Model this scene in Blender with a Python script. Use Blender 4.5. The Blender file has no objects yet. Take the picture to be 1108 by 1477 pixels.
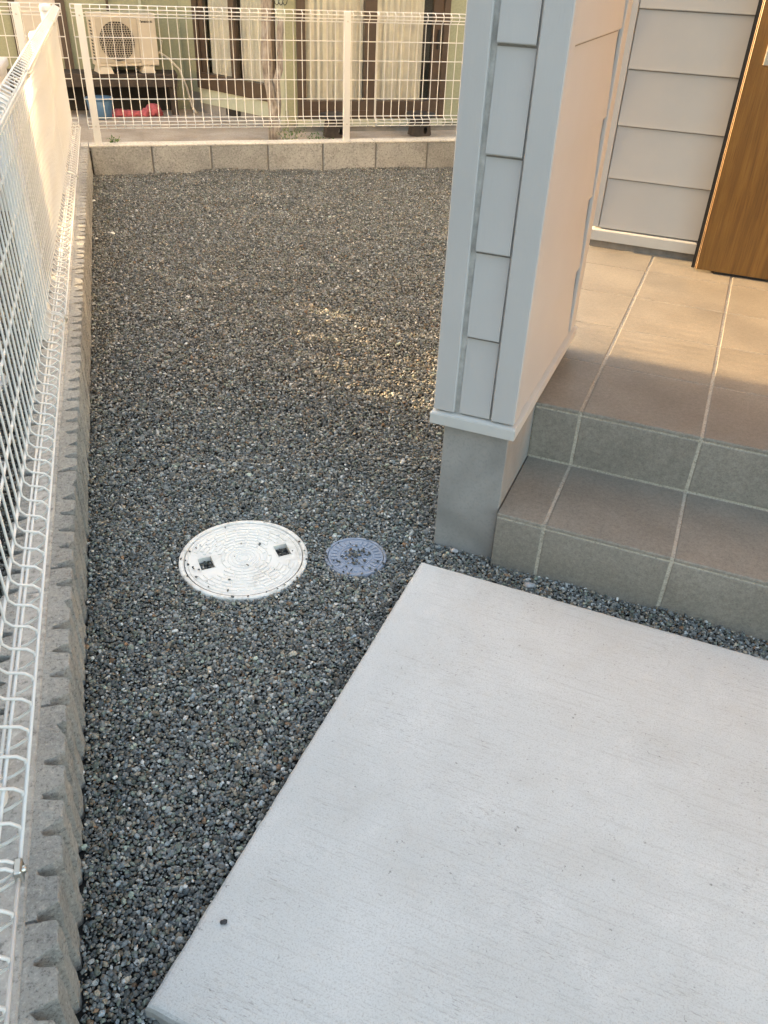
import bpy, bmesh, math, random
import numpy as np
from mathutils import Vector, Matrix, noise as mnoise
random.seed(7); rng = np.random.default_rng(7)
scn = bpy.context.scene
col = scn.collection
R = math.radians

# ------------------------------------------------------------------ camera
F_PX, PITCH, ROLL, YAW = 1170.95, R(34.6494), R(2.6445), R(17.6453)
CAM = Vector((0.2303, 0.0, 1.3391))
fw = Vector((math.sin(YAW)*math.cos(PITCH), math.cos(YAW)*math.cos(PITCH), -math.sin(PITCH)))
rt = Vector((math.cos(YAW), -math.sin(YAW), 0)); up = rt.cross(fw)
cr = rt*math.cos(ROLL) + up*math.sin(ROLL); cu = up*math.cos(ROLL) - rt*math.sin(ROLL)
cd = bpy.data.cameras.new('camera'); cam = bpy.data.objects.new('camera', cd); col.objects.link(cam)
M = Matrix((cr, cu, -fw)).transposed().to_4x4(); M.translation = CAM
cam.matrix_world = M
cd.sensor_fit = 'VERTICAL'; cd.sensor_height = 36; cd.lens = 36*F_PX/1477
cd.clip_start = 0.05; cd.clip_end = 500
scn.camera = cam

# house frame: a runs along the steps, b runs away from the street
AL = R(-38.6547); HO = Vector((1.0348, 1.5425, 0))
HX = Vector((math.cos(AL), math.sin(AL), 0)); HY = Vector((-math.sin(AL), math.cos(AL), 0))
def hw(a, b, z=0.0): return HO + HX*a + HY*b + Vector((0, 0, z))
def wh(x, y): d = Vector((x, y, 0)) - HO; return d.dot(HX), d.dot(HY)

# ------------------------------------------------------------------ light
SUN_EL = R(9.5)
to_sun = (-HX*math.cos(SUN_EL) + Vector((0, 0, math.sin(SUN_EL)))).normalized()
world = bpy.data.worlds.new('World'); scn.world = world; world.use_nodes = True
wn = world.node_tree; wn.nodes.clear()
sky = wn.nodes.new('ShaderNodeTexSky'); sky.sky_type = 'NISHITA'; sky.sun_disc = False
sky.sun_elevation = SUN_EL; sky.sun_rotation = math.atan2(to_sun.x, to_sun.y) % (2*math.pi)
sky.air_density = 1.0; sky.dust_density = 3.8; sky.ozone_density = 0.0
bg = wn.nodes.new('ShaderNodeBackground'); bg.inputs['Strength'].default_value = 0.12
wo = wn.nodes.new('ShaderNodeOutputWorld')
wn.links.new(sky.outputs[0], bg.inputs[0]); wn.links.new(bg.outputs[0], wo.inputs[0])
sl = bpy.data.lights.new('sun', 'SUN'); sl.energy = 3.5; sl.angle = R(0.7); sl.color = (1.0, 0.68, 0.34)
so = bpy.data.objects.new('sun', sl); col.objects.link(so)
so.rotation_euler = to_sun.to_track_quat('Z', 'Y').to_euler()
so.location = (0, 0, 12)
scn.view_settings.view_transform = 'Standard'; scn.view_settings.look = 'None'
scn.view_settings.gamma = 1.0; scn.view_settings.use_curve_mapping = False
scn.view_settings.exposure = 3.43
scn.render.resolution_x = 768; scn.render.resolution_y = 1024

# ------------------------------------------------------------------ helpers
def tag(o, label=None, cat=None, group=None, kind=None):
    if label: o['label'] = label
    if cat: o['category'] = cat
    if group: o['group'] = group
    if kind: o['kind'] = kind
    return o
def link(name, me, mat=None, parent=None):
    o = bpy.data.objects.new(name, me); col.objects.link(o)
    if mat is not None and not me.materials: me.materials.append(mat)
    if parent is not None: o.parent = parent
    return o
def empty(name, loc=(0, 0, 0), rz=0.0, parent=None):
    o = bpy.data.objects.new(name, None); col.objects.link(o)
    o.location = loc; o.rotation_euler = (0, 0, rz); o.empty_display_size = 0.1
    if parent is not None: o.parent = parent
    return o
def mesh(name, verts, faces, smooth=False):
    me = bpy.data.meshes.new(name); me.from_pydata([tuple(v) for v in verts], [], faces)
    me.validate(); me.update()
    if smooth:
        for p in me.polygons: p.use_smooth = True
    return me
def bm_mesh(name, bm, smooth=False):
    bmesh.ops.recalc_face_normals(bm, faces=bm.faces)
    me = bpy.data.meshes.new(name); bm.to_mesh(me); bm.free()
    if smooth:
        for p in me.polygons: p.use_smooth = True
    return me
def add_box(bm, x0, x1, y0, y1, z0, z1, bev=0.0, seg=1):
    vs = [bm.verts.new(p) for p in ((x0,y0,z0),(x1,y0,z0),(x1,y1,z0),(x0,y1,z0),(x0,y0,z1),(x1,y0,z1),(x1,y1,z1),(x0,y1,z1))]
    fs = [bm.faces.new([vs[i] for i in f]) for f in ((0,3,2,1),(4,5,6,7),(0,1,5,4),(1,2,6,5),(2,3,7,6),(3,0,4,7))]
    if bev > 0:
        es = set(e for f in fs for e in f.edges)
        bmesh.ops.bevel(bm, geom=list(es), offset=bev, segments=seg, affect='EDGES', profile=0.5)
def box(name, x0, x1, y0, y1, z0, z1, mat, parent=None, bev=0.0, seg=1):
    bm = bmesh.new(); add_box(bm, x0, x1, y0, y1, z0, z1, bev, seg)
    return link(name, bm_mesh(name, bm), mat, parent)
def prism(name, pts, z0, z1, mat, parent=None, bev=0.0):
    bm = bmesh.new()
    lo = [bm.verts.new((x, y, z0)) for x, y in pts]; hi = [bm.verts.new((x, y, z1)) for x, y in pts]
    n = len(pts); bm.faces.new(lo[::-1]); bm.faces.new(hi)
    for i in range(n): bm.faces.new((lo[i], lo[(i+1) % n], hi[(i+1) % n], hi[i]))
    if bev: bmesh.ops.bevel(bm, geom=bm.edges[:], offset=bev, segments=1, affect='EDGES')
    return link(name, bm_mesh(name, bm), mat, parent)
def tube_geo(path, r, sides=6, cap=True, rads=None):
    path = [Vector(p) for p in path]; vs = []; fs = []
    n = len(path); ref = None
    for i, p in enumerate(path):
        t = (path[min(i+1, n-1)] - path[max(i-1, 0)]).normalized()
        if ref is None:
            ref = Vector((0, 0, 1)) if abs(t.z) < 0.9 else Vector((1, 0, 0))
        u = (ref - t*ref.dot(t)).normalized(); v = t.cross(u); ref = u
        rr = rads[i] if rads else r
        for k in range(sides):
            an = 2*math.pi*k/sides
            vs.append(p + u*(rr*math.cos(an)) + v*(rr*math.sin(an)))
    for i in range(n-1):
        for k in range(sides):
            a = i*sides+k; b = i*sides+(k+1) % sides
            fs.append((a, b, b+sides, a+sides))
    if cap:
        fs.append(tuple(range(sides))[::-1]); fs.append(tuple(range((n-1)*sides, n*sides)))
    return vs, fs
def tube(name, path, r, mat, parent=None, sides=6, rads=None):
    v, f = tube_geo(path, r, sides, True, rads)
    return link(name, mesh(name, v, f, sides > 5), mat, parent)
def lathe(name, prof, seg, mat, parent=None, smooth=True, center=(0, 0)):
    vs = []; fs = []; n = len(prof)
    for i in range(seg):
        an = 2*math.pi*i/seg
        for r, z in prof: vs.append((center[0]+r*math.cos(an), center[1]+r*math.sin(an), z))
    for i in range(seg):
        j = (i+1) % seg
        for k in range(n-1): fs.append((i*n+k, j*n+k, j*n+k+1, i*n+k+1))
    bm = bmesh.new(); bv = [bm.verts.new(v) for v in vs]
    for f in fs: bm.faces.new([bv[q] for q in f])
    bmesh.ops.remove_doubles(bm, verts=bm.verts, dist=1e-5)
    return link(name, bm_mesh(name, bm, smooth), mat, parent)

# ------------------------------------------------------------------ materials
MATS = {}
def srgb(r, g, b):
    return tuple((c/255/12.92 if c/255 <= 0.04045 else ((c/255+0.055)/1.055)**2.4) for c in (r, g, b))
class NT:
    def __init__(s, name):
        s.m = bpy.data.materials.new(name); s.m.use_nodes = True
        s.t = s.m.node_tree; s.t.nodes.clear()
        s.out = s.n('ShaderNodeOutputMaterial'); s.b = s.n('ShaderNodeBsdfPrincipled')
        s.l(s.b.outputs[0], s.out.inputs[0]); s._c = None
    def n(s, ty, **kw):
        nd = s.t.nodes.new(ty)
        for k, v in kw.items(): setattr(nd, k, v)
        return nd
    def l(s, a, b): s.t.links.new(a, b)
    def coord(s, scale=(1, 1, 1), rot=(0, 0, 0), world=False):
        if world:
            src = s.n('ShaderNodeNewGeometry').outputs['Position']
        else:
            src = s.n('ShaderNodeTexCoord').outputs['Object']
        mp = s.n('ShaderNodeMapping'); mp.inputs['Scale'].default_value = scale; mp.inputs['Rotation'].default_value = rot
        s.l(src, mp.inputs[0]); return mp.outputs[0]
    def noise(s, scale, detail=4, rough=0.55, vec=None, dist=0.0):
        nd = s.n('ShaderNodeTexNoise'); nd.inputs['Scale'].default_value = scale
        nd.inputs['Detail'].default_value = detail; nd.inputs['Roughness'].default_value = rough
        nd.inputs['Distortion'].default_value = dist
        if vec is not None: s.l(vec, nd.inputs['Vector'])
        return nd.outputs[0]
    def ramp(s, fac, stops):
        r = s.n('ShaderNodeValToRGB'); e = r.color_ramp.elements
        while len(e) < len(stops): e.new(0.5)
        for q, (p, c) in zip(e, stops):
            q.position = p; q.color = (c[0], c[1], c[2], 1) if not isinstance(c, (int, float)) else (c, c, c, 1)
        s.l(fac, r.inputs[0]); return r.outputs[0]
    def mix(s, a, b, fac, mode='MIX'):
        m = s.n('ShaderNodeMix', data_type='RGBA', blend_type=mode)
        for sock, v in ((m.inputs[6], a), (m.inputs[7], b), (m.inputs[0], fac)):
            if hasattr(v, 'is_output') or isinstance(v, bpy.types.NodeSocket): s.l(v, sock)
            elif isinstance(v, (int, float)): sock.default_value = v
            else: sock.default_value = (v[0], v[1], v[2], 1)
        return m.outputs[2]
    def math(s, op, a, b=0.0):
        m = s.n('ShaderNodeMath', operation=op)
        for sock, v in ((m.inputs[0], a), (m.inputs[1], b)):
            if isinstance(v, bpy.types.NodeSocket): s.l(v, sock)
            else: sock.default_value = v
        return m.outputs[0]
    def bump(s, h, strength, dist=0.01, normal=None):
        b = s.n('ShaderNodeBump'); b.inputs['Strength'].default_value = strength; b.inputs['Distance'].default_value = dist
        s.l(h, b.inputs['Height'])
        if normal is not None: s.l(normal, b.inputs['Normal'])
        return b.outputs[0]
    def done(s, color=None, rough=0.6, normal=None, metal=0.0, spec=0.5):
        if color is not None:
            if isinstance(color, bpy.types.NodeSocket): s.l(color, s.b.inputs['Base Color'])
            else: s.b.inputs['Base Color'].default_value = (*color, 1)
        if isinstance(rough, bpy.types.NodeSocket): s.l(rough, s.b.inputs['Roughness'])
        else: s.b.inputs['Roughness'].default_value = rough
        s.b.inputs['Metallic'].default_value = metal
        s.b.inputs['Specular IOR Level'].default_value = spec
        if normal is not None: s.l(normal, s.b.inputs['Normal'])
        return s.m

def plain(name, c, rough=0.5, metal=0.0, var=0.12, scale=20, bump=0.0):
    t = NT(name); v = t.coord(); nz = t.noise(scale, 5, 0.6, v)
    d = tuple(x*(1-var) for x in c); e = tuple(min(1, x*(1+var)) for x in c)
    cc = t.ramp(nz, [(0.3, d), (0.7, e)])
    return t.done(cc, rough, t.bump(nz, bump, 0.002) if bump else None, metal)

def m_slab():
    t = NT('concrete_slab'); v = t.coord()
    big = t.noise(1.7, 4, 0.55, v, 0.3); mid = t.noise(8, 6, 0.62, v, 0.4); fine = t.noise(330, 4, 0.75, v)
    br = t.noise(1.0, 7, 0.7, t.coord((5.5, 150, 1)))            # long broom strokes along local X
    dash = t.noise(1.0, 3, 0.6, t.coord((60, 330, 1)), 0.3)     # short torn scratches
    c = t.ramp(big, [(0.28, (0.468, 0.470, 0.460)), (0.5, (0.515, 0.517, 0.507)), (0.72, (0.56, 0.561, 0.552))])
    c = t.mix(c, (0.42, 0.395, 0.36), t.ramp(mid, [(0.50, 0.0), (0.78, 0.38)]))
    c = t.mix(c, (0.62, 0.61, 0.60), t.ramp(mid, [(0.25, 0.5), (0.45, 0.0)]))
    # trowelled border along the gravel side: no scratches there
    sx = t.n('ShaderNodeSeparateXYZ'); t.l(t.n('ShaderNodeTexCoord').outputs['Object'], sx.inputs[0])
    wob = t.math('ADD', sx.outputs[0], t.math('MULTIPLY', t.noise(7, 2, 0.5, v), 0.02))
    inner = t.ramp(t.math('ADD', wob, 0.5), [(0.5+SLA_+0.055, 0.0), (0.5+SLA_+0.075, 1.0)])
    patch = t.math('MULTIPLY', t.ramp(t.noise(3.4, 5, 0.62, t.coord((1, 1.6, 1)), 0.5), [(0.44, 0.10), (0.64, 1.0)]), inner)
    dm = t.math('MULTIPLY', t.ramp(dash, [(0.33, 1.0), (0.42, 0.0)]), patch)
    bl = t.math('MULTIPLY', t.ramp(br, [(0.36, 1.0), (0.47, 0.0)]), t.math('MULTIPLY', inner, 0.34))
    c = t.mix(c, (0.36, 0.345, 0.325), bl)
    c = t.mix(c, (0.23, 0.215, 0.20), t.math('MULTIPLY', dm, 0.62))
    # irregular pits and dirt specks
    vo = t.n('ShaderNodeTexVoronoi'); vo.inputs['Scale'].default_value = 95; vo.inputs['Randomness'].default_value = 1.0
    wv = t.n('ShaderNodeVectorMath', operation='ADD'); nz = t.n('ShaderNodeTexNoise'); nz.inputs['Scale'].default_value = 140; t.l(v, nz.inputs['Vector'])
    sc = t.n('ShaderNodeVectorMath', operation='SCALE'); sc.inputs['Scale'].default_value = 0.016; t.l(nz.outputs['Color'], sc.inputs[0])
    t.l(v, wv.inputs[0]); t.l(sc.outputs[0], wv.inputs[1]); t.l(wv.outputs[0], vo.inputs['Vector'])
    cs = t.n('ShaderNodeSeparateColor'); t.l(vo.outputs['Color'], cs.inputs[0])
    pick = t.ramp(cs.outputs[0], [(0.72, 0.0), (0.80, 1.0)])
    pit = t.math('MULTIPLY', t.math('MULTIPLY', t.ramp(vo.outputs['Distance'], [(0.10, 1.0), (0.22, 0.0)]), pick), t.ramp(mid, [(0.42, 0.25), (0.6, 1.0)]))
    c = t.mix(c, (0.15, 0.14, 0.13), t.math('MULTIPLY', pit, 0.75))
    c = t.mix(c, (0.37, 0.36, 0.345), t.ramp(fine, [(0.34, 0.9), (0.50, 0.0)]))
    # darker, blotchy vertical sides and arris
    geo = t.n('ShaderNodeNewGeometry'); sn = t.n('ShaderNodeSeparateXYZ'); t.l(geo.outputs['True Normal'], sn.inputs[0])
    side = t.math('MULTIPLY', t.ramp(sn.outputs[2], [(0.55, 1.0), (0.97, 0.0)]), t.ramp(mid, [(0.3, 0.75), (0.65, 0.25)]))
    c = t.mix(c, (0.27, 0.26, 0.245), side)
    h = t.math('ADD', t.math('ADD', t.math('MULTIPLY', dm, -0.7), t.math('MULTIPLY', bl, -0.8)), t.math('ADD', t.math('MULTIPLY', pit, -1.2), t.math('MULTIPLY', fine, 0.8)))
    return t.done(c, 0.75, t.bump(h, 0.4, 0.003), spec=0.3)

def m_smooth_conc():
    t = NT('foundation_concrete'); v = t.coord(); big = t.noise(5, 5, 0.55, v, 0.4); fine = t.noise(160, 4, 0.6, v)
    c = t.ramp(big, [(0.3, (0.205, 0.195, 0.183)), (0.5, (0.26, 0.25, 0.236)), (0.72, (0.325, 0.312, 0.295))])
    c = t.mix(c, (0.18, 0.18, 0.18), t.ramp(fine, [(0.35, 0.35), (0.5, 0.0)]))
    return t.done(c, 0.75, t.bump(t.math('ADD', fine, t.math('MULTIPLY', big, 0.6)), 0.25, 0.002), spec=0.3)

def m_block(name, base, rough_scale=140, bump=0.5, dist=0.004, coarse=0.0):
    t = NT(name); v = t.coord(world=True); inf = t.n('ShaderNodeObjectInfo')
    big = t.noise(7, 5, 0.6, v); fine = t.noise(rough_scale, 6, 0.75, v); med = t.noise(48, 6, 0.7, v)
    c = t.ramp(big, [(0.3, tuple(x*0.78 for x in base)), (0.52, base), (0.75, tuple(min(1, x*1.2) for x in base))])
    c = t.mix(c, tuple(x*0.42 for x in base), t.ramp(fine, [(0.36, 0.85), (0.47, 0.0)]))
    c = t.mix(c, tuple(min(1, x*1.6) for x in base), t.ramp(fine, [(0.54, 0.0), (0.68, 0.7)]))
    k = t.ramp(inf.outputs['Random'], [(0, 0.86), (1, 1.12)])
    c = t.mix(c, k, 1.0, 'MULTIPLY')
    h = t.math('ADD', fine, t.math('MULTIPLY', med, coarse)) if coarse else fine
    return t.done(c, 0.88, t.bump(h, bump, dist), spec=0.2)

def m_siding():
    t = NT('siding_paint'); v = t.coord(); g = t.noise(1, 4, 0.6, t.coord((160, 160, 28))); big = t.noise(3, 3, 0.5, v)
    c = t.ramp(big, [(0.3, (0.412, 0.400, 0.392)), (0.7, (0.445, 0.433, 0.424))])
    return t.done(c, 0.5, t.bump(g, 0.22, 0.002), spec=0.4)

def m_tile():
    t = NT('porcelain_tile'); v = t.coord(); inf = t.n('ShaderNodeObjectInfo')
    off = t.n('ShaderNodeVectorMath', operation='SCALE'); off.inputs['Scale'].default_value = 37.0
    cmb = t.n('ShaderNodeCombineXYZ'); t.l(inf.outputs['Random'], cmb.inputs[0]); t.l(inf.outputs['Random'], cmb.inputs[1])
    t.l(cmb.outputs[0], off.inputs[0])
    ad = t.n('ShaderNodeVectorMath', operation='ADD'); t.l(v, ad.inputs[0]); t.l(off.outputs[0], ad.inputs[1]); v = ad.outputs[0]
    sp = t.noise(260, 4, 0.8, v); md = t.noise(85, 6, 0.75, v); big = t.noise(6, 3, 0.5, v)
    c = t.ramp(md, [(0.3, (0.166, 0.149, 0.126)), (0.5, (0.222, 0.200, 0.170)), (0.72, (0.285, 0.258, 0.220))])
    c = t.mix(c, (0.33, 0.30, 0.25), t.ramp(sp, [(0.52, 0.0), (0.72, 0.55)]))
    c = t.mix(c, (0.075, 0.065, 0.055), t.ramp(sp, [(0.3, 0.6), (0.45, 0.0)]))
    c = t.mix(c, t.ramp(big, [(0.3, 0.88), (0.7, 1.1)]), 1.0, 'MULTIPLY')
    return t.done(c, t.ramp(md, [(0.3, 0.36), (0.7, 0.50)]), t.bump(sp, 0.12, 0.0012), spec=0.45)

def m_wood():
    t = NT('door_wood'); v = t.coord((14, 14, 1.1)); n1 = t.noise(1.6, 5, 0.6, v, 1.3)
    w = t.n('ShaderNodeTexWave', wave_type='BANDS', bands_direction='X'); w.inputs['Scale'].default_value = 0.55
    w.inputs['Distortion'].default_value = 9; w.inputs['Detail'].default_value = 3; w.inputs['Detail Scale'].default_value = 1.2
    t.l(v, w.inputs['Vector'])
    fine = t.noise(1, 4, 0.7, t.coord((420, 420, 9)))
    c = t.ramp(n1, [(0.3, (0.120, 0.060, 0.013)), (0.52, (0.175, 0.092, 0.020)), (0.72, (0.225, 0.125, 0.032))])
    c = t.mix(c, (0.085, 0.034, 0.010), t.math('MULTIPLY', t.ramp(w.outputs[0], [(0.1, 1.0), (0.5, 0.0)]), t.ramp(t.noise(2.5, 3, 0.5, v), [(0.4, 0.0), (0.65, 0.55)])))
    c = t.mix(c, (0.075, 0.03, 0.01), t.ramp(fine, [(0.36, 0.5), (0.5, 0.0)]))
    return t.done(c, 0.36, t.bump(fine, 0.08, 0.001), spec=0.45)

def m_pebble():
    t = NT('pebble'); at = t.n('ShaderNodeAttribute', attribute_type='GEOMETRY', attribute_name='pcol')
    v = t.coord(world=True); n1 = t.noise(300, 2, 0.6, v)
    c = t.mix(at.outputs['Color'], t.ramp(n1, [(0.3, 0.72), (0.7, 1.3)]), 1.0, 'MULTIPLY')
    return t.done(c, 0.62, None, spec=0.42)

def m_bed():
    t = NT('gravel_bed'); v = t.coord(world=True); n1 = t.noise(120, 4, 0.7, v)
    c = t.ramp(n1, [(0.3, (0.018, 0.018, 0.018)), (0.6, (0.06, 0.06, 0.058)), (0.8, (0.13, 0.125, 0.115))])
    return t.done(c, 0.95, t.bump(n1, 0.8, 0.01), spec=0.1)

def m_dirt(name, a, b, scale=3.0):
    t = NT(name); v = t.coord(world=True); n1 = t.noise(scale, 6, 0.65, v, 0.3); n2 = t.noise(60, 5, 0.7, v)
    c = t.ramp(n1, [(0.32, a), (0.68, b)])
    c = t.mix(c, tuple(x*0.55 for x in a), t.ramp(n2, [(0.35, 0.5), (0.5, 0.0)]))
    return t.done(c, 0.9, t.bump(n2, 0.4, 0.006), spec=0.2)

def m_cover(name, base, grime, rad=0.17):
    t = NT(name); v = t.coord(); n1 = t.noise(9, 5, 0.65, v, 0.5); n2 = t.noise(90, 5, 0.7, v); n3 = t.noise(30, 5, 0.7, v, 0.6)
    ln = t.n('ShaderNodeVectorMath', operation='LENGTH'); t.l(v, ln.inputs[0])
    # dirt washed in from one side of the rim
    sx = t.n('ShaderNodeSeparateXYZ'); t.l(v, sx.inputs[0])
    dirt = t.math('MULTIPLY', t.ramp(t.math('ADD', t.math('DIVIDE', sx.outputs[0], rad*2), 0.5), [(0.72, 0.0), (1.0, 1.0)]), t.ramp(n3, [(0.38, 0.0), (0.6, 1.0)]))
    edge = t.math('MULTIPLY', t.ramp(t.math('DIVIDE', ln.outputs['Value'], rad), [(0.80, 0.0), (1.0, 0.8)]), t.ramp(n3, [(0.46, 0.0), (0.64, 1.0)]))
    g = t.math('MULTIPLY', t.ramp(n1, [(0.52, 0.0), (0.74, 0.8)]), t.ramp(n2, [(0.35, 1.0), (0.62, 0.15)]))
    g = t.math('MAXIMUM', t.math('MAXIMUM', g, t.math('MULTIPLY', dirt, 0.9)), edge)
    c = t.mix(base, grime, t.math('MULTIPLY', g, 0.8))
    return t.done(c, 0.55, t.bump(n2, 0.1, 0.001), spec=0.35)

def m_glass():
    m = bpy.data.materials.new('window_glass'); m.use_nodes = True; t = m.node_tree; t.nodes.clear()
    o = t.nodes.new('ShaderNodeOutputMaterial'); mx = t.nodes.new('ShaderNodeMixShader'); tr = t.nodes.new('ShaderNodeBsdfTransparent')
    gl = t.nodes.new('ShaderNodeBsdfGlossy'); gl.inputs['Roughness'].default_value = 0.02
    lw_ = t.nodes.new('ShaderNodeLayerWeight'); lw_.inputs[0].default_value = 0.5
    p = t.nodes.new('ShaderNodeMath'); p.operation = 'POWER'; p.inputs[1].default_value = 4.0
    q = t.nodes.new('ShaderNodeMath'); q.operation = 'MULTIPLY_ADD'; q.inputs[1].default_value = 0.9; q.inputs[2].default_value = 0.04
    t.links.new(lw_.outputs['Facing'], p.inputs[0]); t.links.new(p.outputs[0], q.inputs[0]); t.links.new(q.outputs[0], mx.inputs[0])
    tr.inputs[0].default_value = (0.95, 0.96, 0.95, 1)
    t.links.new(tr.outputs[0], mx.inputs[1]); t.links.new(gl.outputs[0], mx.inputs[2])
    t.links.new(mx.outputs[0], o.inputs[0]); return m

def m_leaf(name, a, b):
    t = NT(name); inf = t.n('ShaderNodeNewGeometry')
    c = t.ramp(inf.outputs['Random Per Island'], [(0, a), (1, b)])
    return t.done(c, 0.55, None, spec=0.3)

SLA_ = -0.1693
SLAB = m_slab(); FOUND = m_smooth_conc()
RIB = m_block('split_rib_block', (0.42, 0.41, 0.385), 150, 0.85, 0.012, 1.3); BBLK = m_block('plain_block', (0.36, 0.352, 0.33), 90, 0.25, 0.003)
MORTAR = m_block('mortar', (0.36, 0.345, 0.32), 60, 0.15, 0.002); CAPM = m_block('cap_mortar', (0.50, 0.47, 0.42), 60, 0.2, 0.003)
SIDING = m_siding(); FLASH = plain('metal_flashing', (0.47, 0.46, 0.44), 0.42, 0.0, 0.04, 8)
SEAL = plain('joint_sealant', (0.42, 0.405, 0.385), 0.7, 0, 0.25, 40)
TILE = m_tile(); GROUT = m_block('tile_grout', (0.39, 0.355, 0.295), 200, 0.3, 0.002); WOOD = m_wood()
BLACK = plain('black_gasket', (0.012, 0.011, 0.011), 0.5); COPPER = plain('bronze_edge', (0.15, 0.09, 0.045), 0.5, 0.2)
STEEL = plain('brushed_steel', (0.55, 0.54, 0.5), 0.3, 0.9); WHITE = plain('white_powder_coat', (0.67, 0.66, 0.64), 0.38, 0, 0.02, 6)
PEB = m_pebble(); BED = m_bed()
COVW = m_cover('white_resin_cover', (0.74, 0.715, 0.67), (0.28, 0.235, 0.175)); COVB = m_cover('blue_resin_cover', (0.24, 0.275, 0.345), (0.16, 0.16, 0.17), 0.083)
YARD = m_dirt('yard_concrete', (0.30, 0.25, 0.20), (0.46, 0.40, 0.34)); EARTH = m_dirt('earth', (0.10, 0.085, 0.065), (0.17, 0.145, 0.115))
GREEN = plain('green_stucco', (0.30, 0.305, 0.20), 0.85, 0, 0.10, 60, 0.3); PALEG = plain('pale_green_trim', (0.42, 0.44, 0.34), 0.7, 0, 0.06, 30)
BROWN = plain('brown_aluminium', (0.075, 0.05, 0.035), 0.4, 0.1, 0.15, 12); DKBR = plain('dark_timber', (0.045, 0.032, 0.024), 0.7, 0, 0.3, 18)
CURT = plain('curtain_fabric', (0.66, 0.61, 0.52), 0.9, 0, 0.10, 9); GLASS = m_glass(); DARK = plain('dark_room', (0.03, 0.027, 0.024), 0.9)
ACM = plain('ac_enamel', (0.56, 0.50, 0.41), 0.45, 0, 0.05, 6); GRILL = plain('grille_plastic', (0.44, 0.39, 0.31), 0.5, 0, 0.05, 9)
BLUE = plain('blue_plastic', (0.07, 0.15, 0.26), 0.4, 0, 0.12, 9); PINK = plain('pink_cloth', (0.42, 0.10, 0.115), 0.9, 0, 0.25, 25)
GREYM = plain('grey_enamel', (0.42, 0.42, 0.43), 0.45, 0, 0.06, 5); WALLN = plain('unseen_house_render', (0.50, 0.46, 0.40), 0.85, 0, 0.08, 5, 0.2)
ROOFM = plain('roof_tile', (0.07, 0.07, 0.075), 0.6, 0, 0.2, 14); SOFF = plain('soffit_board', (0.62, 0.59, 0.55), 0.7, 0, 0.04, 6)
BOUNCE = plain('warm_bounce_siding', (0.43, 0.30, 0.165), 0.6, 0, 0.15, 7)  # warm tone given to the unseen porch wall to bounce light onto the fin
SHADE_JOINT = plain('lap_shade', (0.20, 0.185, 0.17), 0.7, 0, 0.2, 40)  # dark tone for drawn-in lap shadow lines; also block joints and base course
LEAF = m_leaf('leaf', (0.045, 0.09, 0.02), (0.11, 0.17, 0.045)); INK = plain('dark_print', (0.02, 0.02, 0.022), 0.5)
def m_bark():
    t = NT('bark'); v = t.coord((22, 22, 5)); n1 = t.noise(1.5, 6, 0.7, v, 0.5)
    c = t.ramp(n1, [(0.3, (0.10, 0.075, 0.06)), (0.48, (0.27, 0.23, 0.195)), (0.68, (0.42, 0.385, 0.34))])
    return t.done(c, 0.9, t.bump(n1, 0.9, 0.01), spec=0.2)
BARK = m_bark()

# ------------------------------------------------------------------ setting: ground sheets
NZ = -0.20   # level of the rear neighbour's yard
D = 6.1863; ZT = 0.183
def sheet(name, x0, x1, y0, y1, z, mat, kind='structure'):
    o = link(name, mesh(name, [(x0,y0,z),(x1,y0,z),(x1,y1,z),(x0,y1,z)], [(0,1,2,3)]), mat); tag(o, kind=kind); return o
sheet('ground', -150, 150, -150, 150, -0.32, EARTH)
sheet('neighbour_yard', -14, 14, D+0.10, 24, NZ, YARD)

def gz(x, y):
    h = 0.012*mnoise.noise((x*1.3, y*1.3, 0.3)) + 0.011*mnoise.noise((x*4.1, y*4.1, 2.0)) + 0.005*mnoise.noise((x*10.5, y*10.5, 5.0))
    for cx_, cy_, r_ in ((0.395, 1.722, 0.169), (0.684, 1.658, 0.083)):      # raked level round the covers
        d_ = math.hypot(x-cx_, y-cy_)-r_
        if d_ < 0.12: h *= max(0.15, min(1.0, d_/0.12))
    # gravel pushed up against the rear wall
    h += 0.022*math.exp(-((x-0.86)/0.16)**2)*math.exp(-max(0, D-y)/0.10)
    h += 0.012*math.exp(-((x-0.95)/0.5)**2)*math.exp(-((y-5.9)/0.25)**2)
    return h
def bed(name, x0, x1, y0, y1, dz, nx, ny, zf):
    vs = []; fs = []
    for j in range(ny+1):
        for i in range(nx+1):
            x = x0+(x1-x0)*i/nx; y = y0+(y1-y0)*j/ny; vs.append((x, y, zf(x, y)+dz))
    for j in range(ny):
        for i in range(nx):
            k = j*(nx+1)+i; fs.append((k, k+1, k+nx+2, k+nx+1))
    o = link(name, mesh(name, vs, fs, True), BED); tag(o, kind='structure'); return o
bed('gravel_ground', -0.02, 4.2, -1.2, D+0.02, -0.012, 84, 147, gz)
LZ = -0.03
bed('neighbour_gravel_ground', -3.0, -0.13, -1.2, D+0.02, LZ-0.012, 40, 100, lambda x, y: 0.4*gz(x+7, y))

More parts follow.
